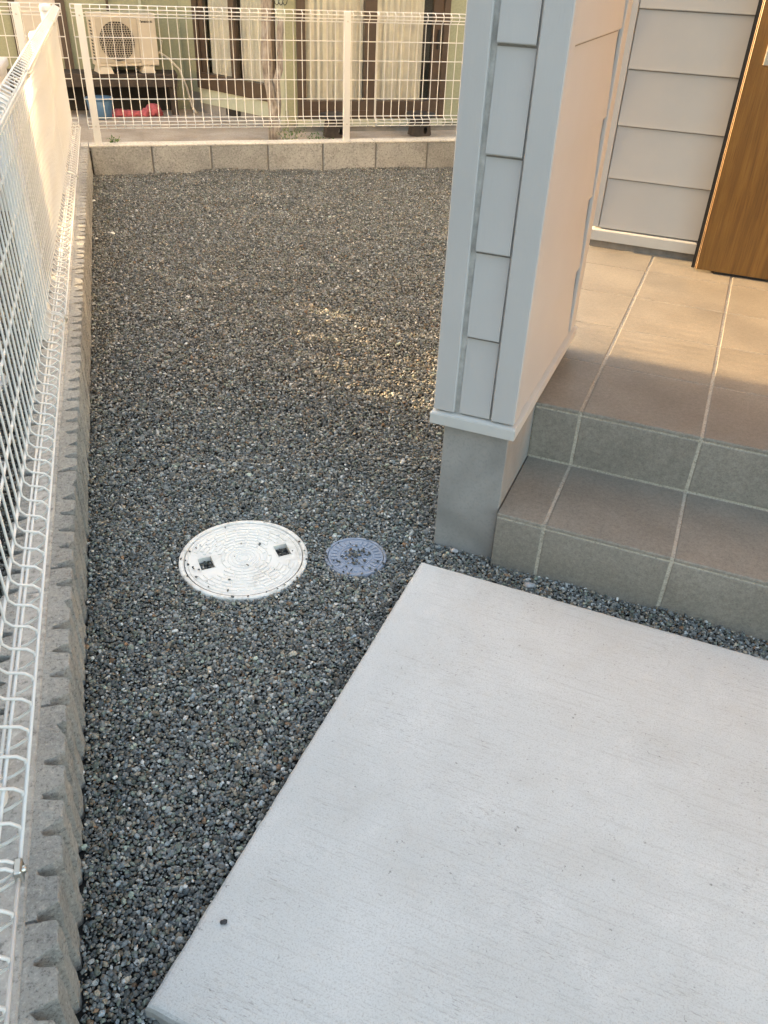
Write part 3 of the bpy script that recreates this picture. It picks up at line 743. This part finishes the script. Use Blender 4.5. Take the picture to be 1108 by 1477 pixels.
for hx_, hy_ in HOLES:
    box('finger_hole', hx_-hs*.95, hx_+hs*.95, hy_-hs*1.3, hy_+hs*1.3, -0.03, -0.0095, BED, lid)
    bm = bmesh.new()
    for s_ in (-1, 1):
        add_box(bm, hx_+s_*hs*.98-.0012, hx_+s_*hs*.98+.0012, hy_-hs*1.33, hy_+hs*1.33, 0.0055, 0.0074)
        add_box(bm, hx_-hs*.9, hx_+hs*.9, hy_+s_*hs*1.33-.0012, hy_+s_*hs*1.33+.0012, 0.0055, 0.0072)
    link('hole_edge', bm_mesh('hole_edge', bm), COVW, lid)
bm = bmesh.new()
def clear(r, t):
    x, y = r*math.cos(t), r*math.sin(t)
    return all(abs(x-a) > hs+.009 or abs(y-b) > hs*1.3+.008 for a, b in HOLES)
for ri, r in enumerate(np.arange(0.050, RM-0.034, 0.0126)):
    nb = int(2*math.pi*r/0.030)
    for k in range(nb):
        t0 = (k+0.5*(ri % 2))*2*math.pi/nb; w = 2*math.pi/nb
        if all(clear(rr, t0+w*q) for rr in (r, r+.010) for q in (0, .43, .86)):
            arc_block(bm, r, r+0.0100, t0, t0+w*0.84, 0.0058, 0.0084)
pt = link('raised_pattern', bm_mesh('raised_pattern', bm), COVW, lid); pt['kind'] = 'stuff'
for r in (0.012, 0.021, 0.031, 0.042, RM-0.024):
    lathe('ring', [(r-.0022, 0.0058), (r-.0012, 0.0080), (r+.0012, 0.0080), (r+.0022, 0.0058)], 64, COVW, lid)

bc = empty('drain_cover', (BC[0], BC[1], -0.001), R(20)); tag(bc, 'small round blue drain cover strewn with pebbles beside the white one', 'drain cover')
RB = BC[2]
lathe('rim', [(RB-0.008, 0.003), (RB-0.007, 0.007), (RB-0.001, 0.007), (RB, 0.005), (RB, -0.05)], 64, COVB, bc)
bl = lathe('lid', [(0.0, 0.005), (RB-0.0095, 0.005), (RB-0.0090, 0.0)], 64, COVB, bc, False)
bm = bmesh.new()
for k in range(28):
    t = 2*math.pi*k/28; arc_block(bm, RB*0.60, RB*0.82, t, t+0.115, 0.0048, 0.0072, 2)
for k in range(16):
    t = 2*math.pi*k/16; arc_block(bm, RB*0.24, RB*0.44, t, t+0.2, 0.0048, 0.0070, 2)
rp = link('raised_ribs', bm_mesh('raised_ribs', bm), COVB, bl); rp['kind'] = 'stuff'
for r in (RB*0.14, RB*0.52):
    lathe('ring', [(r-.002, 0.0048), (r-.001, 0.0072), (r+.001, 0.0072), (r+.002, 0.0048)], 48, COVB, bl)

# loose pebbles lying on the covers and on the slab
def loose(name, pts, smin, smax, label, dark=1.0):
    X = np.array([p[0] for p in pts]); Y = np.array([p[1] for p in pts]); Z = np.array([p[2] for p in pts])
    return pebble_object(name, X, Y, Z, rng.uniform(smin, smax, len(pts)), label, dark)
pts = []
for k in range(24):
    r = RM*math.sqrt(random.random())*0.95; t = random.uniform(2.4, 4.4) if k < 16 else random.uniform(0, 6.28)
    if k < 16: r = RM*random.uniform(.72, .97)
    x, y = MC[0]+r*math.cos(t), MC[1]+r*math.sin(t); pts.append((x, y, 0.0075))
for k in range(14):
    t = random.uniform(-1.9, 1.2); r = RM*random.uniform(.93, 1.01); pts.append((MC[0]+r*math.cos(t), MC[1]+r*math.sin(t), 0.0075))
for hx_, hy_ in HOLES:
    for k in range(60):
        lx, ly = hx_+random.uniform(-.9, .9)*hs*.9, hy_+random.uniform(-.9, .9)*hs*1.22
        pts.append((MC[0]+lx*math.cos(R(8))-ly*math.sin(R(8)), MC[1]+lx*math.sin(R(8))+ly*math.cos(R(8)), -0.010))
loose('loose_pebbles', pts, .003, .0075, 'dark pebbles scattered on the white manhole cover', 0.6)
pts = []
for k in range(70):
    r = abs(random.gauss(0, RB*0.42)); t = random.uniform(0, 6.28); r = min(r, RB*.95)
    pts.append((BC[0]+r*math.cos(t), BC[1]+r*math.sin(t), 0.0085))
for k in range(22):
    t = random.uniform(0, 6.28); r = RB*random.uniform(.94, 1.02); pts.append((BC[0]+r*math.cos(t), BC[1]+r*math.sin(t), 0.0085))
loose('loose_pebbles', pts, .0035, .0085, 'dark pebbles scattered on the small blue drain cover', 0.55)
def zpt(u, v, z):
    du, dv = u-554, v-738.5
    d = fw*F_PX + cr*du - cu*dv
    return CAM + d*((z-CAM.z)/d.z)
def stone(name, p, s, c, label):
    bm = bmesh.new(); bmesh.ops.create_icosphere(bm, subdivisions=2, radius=1.0)
    for v in bm.verts:
        n_ = mnoise.noise_vector(v.co*1.1+p*9)*0.35; v.co += n_
        v.co.x *= s*1.2; v.co.y *= s*0.85; v.co.z *= s*0.6
    o = link(name, bm_mesh(name, bm, True), plain('stone_'+label[:12].replace(' ', '_'), c, 0.7, 0, 0.25, 90)); o.location = p+Vector((0, 0, s*0.5)); o.rotation_euler.z = random.uniform(0, 6)
    tag(o, label, 'stone')
stone('stone', zpt(323, 1331, SLZ), 0.0052, (0.03, 0.03, 0.032), 'single dark pebble lying on the pale concrete path')
stone('stone', zpt(763, 846, 0.006), 0.0115, (0.30, 0.30, 0.31), 'pale grey stone in the gravel strip before the tiled step')
stone('stone', zpt(655, 796, 0.006), 0.009, (0.34, 0.33, 0.33), 'pale stone in the gravel at the foot of the concrete foundation')
for (u, v) in ((163, 338), (135, 291)):
    stone('stone', zpt(u, v, 0.006), 0.012, (0.75, 0.74, 0.70), 'small white stone on the far gravel %s' % ('a pace from the ribbed wall' if u > 150 else 'close against the ribbed wall'))

# ------------------------------------------------------------------ rear neighbour's house
nh = empty('neighbour_house', (0, 10.2, NZ)); tag(nh, 'green rendered house with brown sash windows behind the mesh fence', 'house')
def nloc(x, y, z): return (x, y-10.2, z-NZ)
def nbox(name, x0, x1, y0, y1, z0, z1, mat, parent=nh, bev=0.0):
    return box(name, x0, x1, y0-10.2, y1-10.2, z0-NZ, z1-NZ, mat, parent, bev)
P0 = (0.985, 10.15); P1 = (1.80, 8.77)
nbox('wall', -6.4, 1.1, 10.20, 12.0, NZ-.1, 3.4, GREEN)
# diagonal bay: frame along P0->P1
dv_ = Vector((P1[0]-P0[0], P1[1]-P0[1], 0)); DL = dv_.length; bay_rot = math.atan2(dv_.y, dv_.x)
bay = empty('bay', (P0[0], P0[1]-10.2, -0.0), bay_rot, nh)
def bbox(name, s0, s1, t0, t1, z0, z1, mat, parent=bay, bev=0.0):   # s along the bay, t depth into the house (+)
    return box(name, s0, s1, t0, t1, z0-NZ, z1-NZ, mat, parent, bev)
bbox('foundation', -0.05, DL+0.02, 0.03, 0.1, NZ-.05, 0.0, FOUND)
bbox('vent', 0.62, 0.86, 0.024, 0.0298, NZ+0.03, -0.06, BLACK)
bbox('wall_panel', -0.05, 0.205, 0.0, 0.08, 0.0, 2.5, GREEN)
bbox('wall_panel', 1.50, DL+0.01, 0.0, 0.08, 0.0, 2.5, PALEG)
bbox('sill_band', 0.20, 1.505, 0.004, 0.08, -0.10, 0.05, PALEG)
bbox('sash_rail', 0.205, 1.50, -0.02, 0.06, 0.05, 0.20, BROWN)
for s0, s1, t in ((0.205, 0.29, -0.02), (0.30, 0.36, -0.006), (0.80, 0.89, -0.012), (1.44, 1.50, -0.02)):
    bbox('sash_stile', s0, s1, t, t+0.05, 0.20, 2.1, BROWN, bay, 0.002)
bbox('pane', 0.36, 0.80, 0.010, 0.013, 0.20, 2.1, GLASS); bbox('pane', 0.89, 1.44, 0.010, 0.013, 0.20, 2.1, GLASS)
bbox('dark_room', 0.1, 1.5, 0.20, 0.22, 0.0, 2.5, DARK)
bbox('lintel', 0.20, 1.505, 0.0, 0.08, 2.1, 2.6, GREEN)
def curtain(name, s0, s1, t, z0, z1, parent, waves, amp=0.018):
    n = waves*8; vs = []; fs = []
    for i in range(n+1):
        s = s0+(s1-s0)*i/n; ph = i/8*2*math.pi
        y = t+amp*math.sin(ph+0.8*math.sin(i*0.37))+0.006*math.sin(i*1.7)
        vs += [(s+0.004*math.sin(i*2.1), y, z0), (s, y*1.0, z1)]
    for i in range(n): fs.append((2*i, 2*i+2, 2*i+3, 2*i+1))
    return link(name, mesh(name, vs, fs, True), CURT, parent)
curtain('curtain', 0.37, 0.80, 0.07, 0.18-NZ, 2.1-NZ, bay, 7); curtain('curtain', 0.90, 1.44, 0.07, 0.18-NZ, 2.1-NZ, bay, 8)
# right wing
nbox('foundation', 1.83, 6.0, 8.80, 8.9, NZ-.05, -0.13, FOUND)
nbox('wall_panel', 1.80, 1.93, 8.77, 8.9, -0.13, 2.6, GREEN); nbox('wall_panel', 3.46, 6.0, 8.77, 8.9, -0.13, 2.6, GREEN)
nbox('wall_panel', 1.93, 3.46, 8.77, 8.9, -0.145, -0.075, PALEG)
nbox('wall_panel', 1.93, 3.46, 8.77, 8.9, 1.95, 2.6, GREEN)
nbox('batten', 1.76, 1.80, 8.755, 8.85, -0.13, 2.6, PALEG)
nbox('upper_wall', 1.101, 6.0, 8.95, 12.0, 2.6, 3.4, GREEN)
win = nbox('window', 1.93, 1.985, 8.745, 8.87, -0.075, 1.95, BROWN, nh, 0.002)
nbox('frame', 3.40, 3.46, 8.745, 8.87, -0.075, 1.95, BROWN, win, 0.002)
nbox('sash_rail', 1.985, 3.40, 8.755, 8.86, -0.075, 0.085, BROWN, win, 0.002)
nbox('sash_groove', 1.985, 2.66, 8.748, 8.7545, -0.055, 0.0, BROWN, win)
nbox('sash_stile', 2.60, 2.72, 8.760, 8.83, 0.085, 1.95, BROWN, win, 0.002)
nbox('sash_stile', 3.30, 3.398, 8.772, 8.83, 0.085, 1.95, BROWN, win, 0.002)
nbox('sash_stile', 1.987, 2.02, 8.772, 8.83, 0.085, 1.95, BROWN, win, 0.002)
nbox('pane', 2.02, 2.60, 8.80, 8.804, 0.085, 1.95, GLASS, win); nbox('pane', 2.72, 3.30, 8.80, 8.804, 0.085, 1.95, GLASS, win)
curtain('curtain', 2.03, 2.62, 8.86-10.2, 0.07-NZ, 1.95-NZ, win, 9); curtain('curtain', 2.70, 3.22, 8.86-10.2, 0.07-NZ, 1.95-NZ, win, 8)
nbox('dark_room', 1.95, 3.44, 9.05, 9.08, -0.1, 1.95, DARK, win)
bm = bmesh.new(); add_box(bm, 3.345, 3.362, 8.735-10.2, 8.771-10.2, 0.55-NZ, 0.72-NZ, 0.003); link('window_latch', bm_mesh('window_latch', bm), BLACK, win)
# back facade battens, panels
for x0, x1, m_ in ((-0.70, -0.635, BROWN), (-0.255, -0.165, BROWN), (0.235, 0.262, BROWN), (0.56, 0.585, PALEG), (-1.6, -1.5, BROWN)):
    nbox('batten', x0, x1, 10.165, 10.1995, 0.18, 2.6, m_)
nbox('sliding_panel', -0.635, -0.255, 10.180, 10.1998, 0.30, 2.0, WALLN)
# roof
nbox('eave', -6.5, 6.3, 9.9, 12.4, 3.402, 3.5, ROOFM)
for s0 in (0,):
    bm = bmesh.new()
    vv = [bm.verts.new(nloc(*p)) for p in ((-6.6, 9.7, 3.502), (6.6, 9.7, 3.502), (6.6, 12.8, 3.502), (-6.6, 12.8, 3.502), (-6.6, 11.2, 4.3), (6.6, 11.2, 4.3))]
    for f in ((0, 1, 5, 4), (2, 3, 4, 5), (1, 2, 5), (3, 0, 4), (3, 2, 1, 0)): bm.faces.new([vv[i] for i in f])
    link('roof', bm_mesh('roof', bm), ROOFM, nh)

# hooks hanging at the corner of the bay
hk = empty('hanging_hooks', (1.80, 8.72, 0.90)); tag(hk, 'three dark S hooks hanging beside the tree trunk', 'hooks')
for k in range(3):
    x = -0.045+k*0.038
    tube('hook', [(x, 0, 0.10), (x+0.012, 0, 0.085), (x+0.012, 0, 0.03), (x+0.004, 0, 0.0), (x-0.012, 0, -0.012), (x-0.026, 0, 0.0), (x-0.030, 0, 0.022)], 0.004, INK, hk, 6)
tube('rail', [(-0.10, 0, 0.10), (0.12, 0, 0.10)], 0.005, INK, hk, 6)

# timber deck
dk = empty('timber_deck', (-0.35, 9.98, NZ)); tag(dk, 'dark timber deck carrying the air conditioner against the green house', 'deck')
for k in range(3): box('plank', -1.2, 1.21, -0.19+k*0.126, -0.068+k*0.126, 0.372, 0.392, DKBR, dk, 0.002)
box('fascia', -1.2, 1.205, -0.185, -0.155, 0.27, 0.371, DKBR, dk, 0.002)
for x in (-1.15, -0.1, 1.12): box('leg', x, x+0.07, -0.15, -0.08, 0.0, 0.371, DKBR, dk)
box('back_board', -1.2, 1.205, 0.16, 0.18, 0.0, 0.371, DARK, dk)

# air conditioner
ac = empty('air_conditioner', (0.36, 9.97, 0.194), R(13)); tag(ac, 'cream outdoor air conditioner unit standing on the timber deck', 'air conditioner')
AW, AD, AZ0, AZ1 = 0.315, 0.125, 0.062, 0.525
box('cabinet', -AW, AW, -AD, AD, AZ0, AZ1, ACM, ac, 0.008, 2)
box('top_lid', -AW-0.004, AW+0.004, -AD-0.004, AD+0.004, AZ1-0.03, AZ1+0.006, ACM, ac, 0.006, 2)
fr = box('fan_panel', -AW+0.025, 0.125, -AD-0.010, -AD-0.0005, AZ0+0.03, AZ1-0.035, GRILL, ac, 0.006, 2)
FCX, FCZ, FR = -0.095, 0.288, 0.178
bm = bmesh.new(); cc = bmesh.ops.create_circle(bm, cap_ends=True, segments=40, radius=FR)
link('fan_opening', bm_mesh('fan_opening', bm), INK, fr); f_ = fr.children[-1]; f_.rotation_euler = (R(90), 0, 0); f_.location = (FCX, -AD-0.0115, FCZ)
bm = bmesh.new()
rowi = 0; z = -FR
while z < FR:
    w = math.sqrt(max(0, FR*FR-z*z)); x = -w + (0.013 if rowi % 2 else 0)
    add_box(bm, FCX-w, FCX+w, -AD-0.018, -AD-0.0145, FCZ+z-0.0018, FCZ+z+0.0018)
    while x < w:
        if z+0.019 < FR and abs(x) < math.sqrt(max(0, FR*FR-(z+.019)**2)):
            add_box(bm, FCX+x-0.002, FCX+x+0.002, -AD-0.0175, -AD-0.0140, FCZ+z, FCZ+z+0.019)
        x += 0.026
    z += 0.0195; rowi += 1
link('fan_grille', bm_mesh('fan_grille', bm), GRILL, fr)
lathe('fan_ring', [(FR-.003, 0.0), (FR-.002, 0.006), (FR+.004, 0.006), (FR+.005, 0.0)], 48, GRILL, fr)
f_ = fr.children[-1]; f_.rotation_euler = (R(90), 0, 0); f_.location = (FCX, -AD-0.0118, FCZ)
box('side_cover', 0.128, AW-0.004, -AD-0.008, -AD-0.0005, AZ0+0.01, AZ1-0.035, ACM, ac, 0.004, 2)
for k in range(13):
    box('side_vent', -AW-0.0015, -AW+0.002, -0.06, 0.02, AZ0+0.05+k*0.028, AZ0+0.066+k*0.028, INK, ac)
for x in (-0.24, 0.19):
    bm = bmesh.new()
    vs = [bm.verts.new(p) for p in ((x-.07,-.15,0),(x+.07,-.15,0),(x+.07,.13,0),(x-.07,.13,0),(x-.05,-.14,.06),(x+.05,-.14,.06),(x+.05,.12,.06),(x-.05,.12,.06))]
    for f in ((0,3,2,1),(4,5,6,7),(0,1,5,4),(1,2,6,5),(2,3,7,6),(3,0,4,7)): bm.faces.new([vs[i] for i in f])
    link('foot', bm_mesh('foot', bm), ACM, ac)
tc = bpy.data.curves.new('lettering', 'FONT'); tc.body = 'Panasonic'; tc.size = 0.034; tc.align_x = 'CENTER'; tc.extrude = 0.0006; tc.offset = 0.0008
to = bpy.data.objects.new('tmp', tc); col.objects.link(to)
bpy.context.view_layer.update()
tm = bpy.data.meshes.new_from_object(to.evaluated_get(bpy.context.evaluated_depsgraph_get()))
bpy.data.objects.remove(to)
tm.materials.clear(); tl = link('lettering', tm, INK, ac); tl.rotation_euler = (R(90), 0, 0); tl.location = (0.215, -AD-0.0092, AZ1-0.075)
tube('drain_hose', [(0.30, 0.0, 0.17), (0.36, -0.02, 0.17), (0.44, -0.05, 0.12), (0.53, -0.10, 0.02), (0.575, -0.16, -0.15), (0.60, -0.20, -0.32), (0.63, -0.26, -0.385)], 0.011, ACM, ac, 8)
tube('pipe', [(0.30, 0.05, 0.28), (0.36, 0.05, 0.31), (0.42, 0.06, 0.27), (0.40, 0.09, 0.18), (0.34, 0.10, 0.12)], 0.007, ACM, ac, 8)

# blue tub
tb = empty('plastic_tub', (0.045, 9.66, NZ)); tag(tb, 'round blue plastic tub on the ground under the timber deck', 'tub')
lathe('bowl', [(0.0, 0.002), (0.100, 0.002), (0.106, 0.008), (0.130, 0.185), (0.1265, 0.187), (0.103, 0.012), (0.0, 0.010)], 40, BLUE, tb)
lathe('rim', [(0.126, 0.178), (0.139, 0.180), (0.1395, 0.192), (0.134, 0.197), (0.126, 0.193)], 40, BLUE, tb)
# pink cloth: a crumpled length ending in a bundle
def cloth():
    vs = []; fs = []; n = 40; m_ = 14
    for i in range(n+1):
        u = i/n; x = 0.52*u
        rad = 0.034+0.007*math.sin(u*9) + (0.026*math.exp(-((u-0.80)/0.16)**2))
        if u > 0.97: rad *= 0.5
        cy = 0.11*u+0.015*math.sin(u*7)
        for k in range(m_):
            t = 2*math.pi*k/m_
            r_ = rad*(1+0.38*mnoise.noise((u*9, math.cos(t)*1.6, math.sin(t)*1.6)) + 0.30*mnoise.noise((u*26, math.cos(t)*4, math.sin(t)*4)))
            vs.append((x+0.01*math.sin(t*3+u*20), cy+r_*1.5*math.cos(t), max(0.001, rad*0.82+r_*math.sin(t))))
    for i in range(n):
        for k in range(m_):
            a = i*m_+k; b = i*m_+(k+1) % m_; fs.append((a, b, b+m_, a+m_))
    fs.append(tuple(range(m_))[::-1]); fs.append(tuple(range(n*m_, (n+1)*m_)))
    return mesh('pink_cloth', vs, fs, True)
pc = link('pink_cloth', cloth(), PINK); pc.location = (0.15, 9.70, NZ); tag(pc, 'crumpled pink cloth on the ground beside the blue tub', 'cloth')

# two dark pedestal stools before the sliding window
def stool(x, y, label):
    s = empty('pedestal_stool', (x, y, NZ), R(8)); tag(s, label, 'stool', 'stools before the sliding window')
    # trapezoid leg with an oval hole
    bm = bmesh.new(); W0, W1, H_ = 0.115, 0.085, 0.17; hx0, hz0, hr = 0.045, 0.055, 0.022
    loops = []
    for y_ in (-0.045, 0.045):
        n = 24; inn = []; out = []
        for k in range(n):
            t = 2*math.pi*k/n; c_, s_ = math.cos(t), math.sin(t)
            inn.append(bm.verts.new((hx0+hr*c_, y_, hz0+hr*1.5*s_)))
            # project a ray to the trapezoid outline
            best = 9
            for (A, B) in (((-W0, 0), (W0, 0)), ((W0, 0), (W1, H_)), ((W1, H_), (-W1, H_)), ((-W1, H_), (-W0, 0))):
                ex, ez = B[0]-A[0], B[1]-A[1]; den = c_*ez-s_*ex
                if abs(den) < 1e-9: continue
                tt = ((A[0]-hx0)*ez-(A[1]-hz0)*ex)/den; uu = ((A[0]-hx0)*s_-(A[1]-hz0)*c_)/den
                if tt > 0 and -1e-6 <= uu <= 1+1e-6: best = min(best, tt)
            out.append(bm.verts.new((hx0+best*c_, y_, hz0+best*s_)))
        loops.append((inn, out))
        for k in range(n): bm.faces.new((inn[k], inn[(k+1) % n], out[(k+1) % n], out[k]))
    for q in (0, 1):
        A, B = loops[0][q], loops[1][q]
        for k in range(len(A)): bm.faces.new((A[k], A[(k+1) % len(A)], B[(k+1) % len(A)], B[k]))
    link('pedestal', bm_mesh('pedestal', bm), DKBR, s)
    lathe('seat', [(0.0, 0.165), (0.10, 0.165), (0.145, 0.185), (0.155, 0.200), (0.150, 0.210), (0.0, 0.212)], 28, INK, s)
stool(2.245, 8.50, 'dark pedestal stool with an oval hole beside the fence post and weeds')
stool(3.13, 8.52, 'dark pedestal stool with an oval hole below the window latch')

# tree trunk at the corner of the green house
tr = empty('tree', (1.615, 8.40, NZ)); tag(tr, 'slender forked tree with pale flaking bark before the green house', 'tree')
def wob(p0, p1, n, amp, seed):
    out = []
    for i in range(n+1):
        u = i/n; p = Vector(p0).lerp(Vector(p1), u)
        p += Vector((mnoise.noise((u*4, seed, 0)), mnoise.noise((u*4, seed, 5)), 0))*amp*math.sin(math.pi*min(1, u*1.0+.12)); out.append(p)
    return out
main = wob((0, 0, -0.05), (-0.03, 0.02, 2.1), 14, 0.06, 1.3)
tube('trunk', main, 0.05, BARK, tr, 12, [0.055-0.018*i/14+0.006*math.sin(i*1.7) for i in range(15)])
sec = wob((0.045, -0.03, 0.22), (0.10, -0.02, 1.0), 8, 0.07, 4.1)
sec[0] = Vector((0.03, -0.01, 0.12)); tube('limb', sec, 0.03, BARK, tr, 10, [0.03+0.006*math.sin(i*2.2) for i in range(9)])
for k, (e, zz) in enumerate((((-0.5, -0.1, 2.3), 1.35), ((0.45, -0.2, 2.5), 1.6), ((0.1, 0.1, 2.9), 2.0), ((-0.25, -0.4, 2.7), 1.75))):
    b0 = main[min(13, int(zz/2.15*14))]
    tube('limb', wob(b0, e, 6, 0.05, 9+k), 0.02, BARK, tr, 8, [0.026-0.0032*i for i in range(7)])
tube('limb', [main[8]+Vector((-.02, 0, 0)), main[8]+Vector((-0.10, -0.03, 0.10)), main[8]+Vector((-0.16, -0.04, 0.24))], 0.012, BARK, tr, 8, [0.014, 0.011, 0.007])
def leaves(name, n, fn, size, mat, parent):
    vs = []; fs = []
    for i in range(n):
        c = Vector(fn()); q = Vector((random.gauss(0, 1), random.gauss(0, 1), random.gauss(0, 1)+.3)).normalized()
        u = q.orthogonal().normalized(); u.rotate(Matrix.Rotation(random.uniform(0, 6.28), 3, q)); v = q.cross(u); s = size*random.uniform(.6, 1.3)
        k = len(vs); vs += [c-u*s, c-v*s*.42+u*s*-.1, c+u*s, c+v*s*.42+u*s*-.1+q*s*.15]; fs.append((k, k+1, k+2, k+3))
    return link(name, mesh(name, vs, fs), mat, parent)
cl = [(random.uniform(-.6, .6), random.uniform(-.5, .4), random.uniform(2.1, 3.1)) for _ in range(26)]
def cr_pt():
    c = random.choice(cl); return (c[0]+random.gauss(0, .11), c[1]+random.gauss(0, .11), c[2]+random.gauss(0, .09))
leaves('crown', 1700, cr_pt, 0.035, LEAF, tr)

# weeds
def weed(name, x, y, z, w, h, n, label, mat=LEAF):
    root = empty(name, (x, y, z)); tag(root, label, 'plant')
    vs = []; fs = []
    for k in range(9):
        a = random.uniform(0, 6.28); r = random.uniform(.3, 1)*w
        v, f = tube_geo([(0.3*r*math.cos(a), .3*r*math.sin(a), 0), (r*math.cos(a)*.7, r*math.sin(a)*.7, h*random.uniform(.4, .7)), (r*math.cos(a), r*math.sin(a), h*random.uniform(.5, 1))], 0.0018, 4)
        o_ = len(vs); vs += v; fs += [tuple(i+o_ for i in q) for q in f]
    link('stems', mesh('stems', vs, fs), mat, root)
    leaves('foliage', n, lambda: (random.gauss(0, w*.6), random.gauss(0, w*.4), abs(random.gauss(h*.55, h*.3))), 0.014, mat, root)
weed('weed', 1.73, 8.12, NZ, 0.13, 0.17, 120, 'low green weeds at the foot of the forked tree')
weed('weed', 1.98, 8.14, NZ, 0.11, 0.10, 70, 'low sparse weeds between the tree and the pedestal stool')
weed('weed', 0.17, D+0.115, ZT-0.01, 0.05, 0.05, 14, 'tiny grass tuft behind the rear wall beside the corner post')

# ------------------------------------------------------------------ left neighbour
bx_ = empty('storage_box', (-0.78, 5.45, LZ)); tag(bx_, 'pale grey storage box behind the long mesh fence near the corner', 'box')
box('body', -0.42, 0.42, -0.22, 0.22, 0.05, 0.74, GREYM, bx_, 0.012, 2); box('lid', -0.435, 0.435, -0.235, 0.235, 0.742, 0.785, GREYM, bx_, 0.010, 2)
for x in (-0.38, 0.32):
    for y in (-0.2, 0.14): box('foot', x, x+0.06, y, y+0.06, -0.01, 0.0495, INK, bx_)
cp = empty('pipe_cap', (-0.335, 3.02, LZ)); tag(cp, 'small white round pipe cap in the gravel behind the mesh fence', 'pipe cap')
lathe('cap', [(0.0, 0.032), (0.028, 0.031), (0.034, 0.026), (0.036, 0.0)], 28, WHITE, cp); lathe('collar', [(0.036, 0.012), (0.043, 0.012), (0.044, -0.03)], 28, WHITE, cp)
ln = empty('neighbour_house', (-3.15, 5.85, LZ)); tag(ln, 'unseen pale rendered house beyond the left hand fence, placed to block the low sun', 'house')  # unseen house, placed so its corner cuts off the low sun
box('wall', -6.0, 0.0, -10.0, 0.0, -0.2, 4.0, WALLN, ln)
box('foundation', -5.99, 0.01, -9.99, 0.008, -0.3, 0.35, FOUND, ln)
for y in (-2.6, -5.6, -8.4):
    for z in (0.9,):
        w_ = box('window', 0.005, 0.045, y, y+1.5, z, z+1.1, BROWN, ln); box('pane', 0.046, 0.050, y+.06, y+1.44, z+.06, z+1.04, DARK, w_)
bm = bmesh.new(); vv = [bm.verts.new(p) for p in ((-6.5,-10.5,4.002),(0.02,-10.5,4.002),(0.02,0.02,4.002),(-6.5,0.02,4.002),(-3.2,-10.5,5.0),(-3.2,0.02,5.0))]
for f in ((0,1,4),(1,2,5,4),(2,3,5),(3,0,4,5),(3,2,1,0)): bm.faces.new([vv[i] for i in f])
link('roof', bm_mesh('roof', bm), ROOFM, ln)

sh = empty('shade_shrub', (-1.42, 4.95, LZ)); tag(sh, 'unseen leafy bush added to break up the sun on the gravel', 'shade_shrub')  # unseen bush added to dim and dapple the sun patch
for k in range(7):
    a = k*0.9; tube('stem', [(0.03*math.cos(a), 0.03*math.sin(a), -0.02), (0.2*math.cos(a), 0.2*math.sin(a), 0.4), (0.36*math.cos(a), 0.36*math.sin(a), 0.72)], 0.01, BARK, sh, 6)
def sh_pt():
    while True:
        p = (random.uniform(-.62, .62), random.uniform(-.75, .75), random.uniform(0.08, 0.86))
        if (p[0]/.62)**2+(p[1]/.75)**2+((p[2]-.36)/.50)**2 < 1 and mnoise.noise((p[0]*5, p[1]*5, p[2]*5)) > -0.12: return p
leaves('foliage', 1600, sh_pt, 0.034, LEAF, sh)
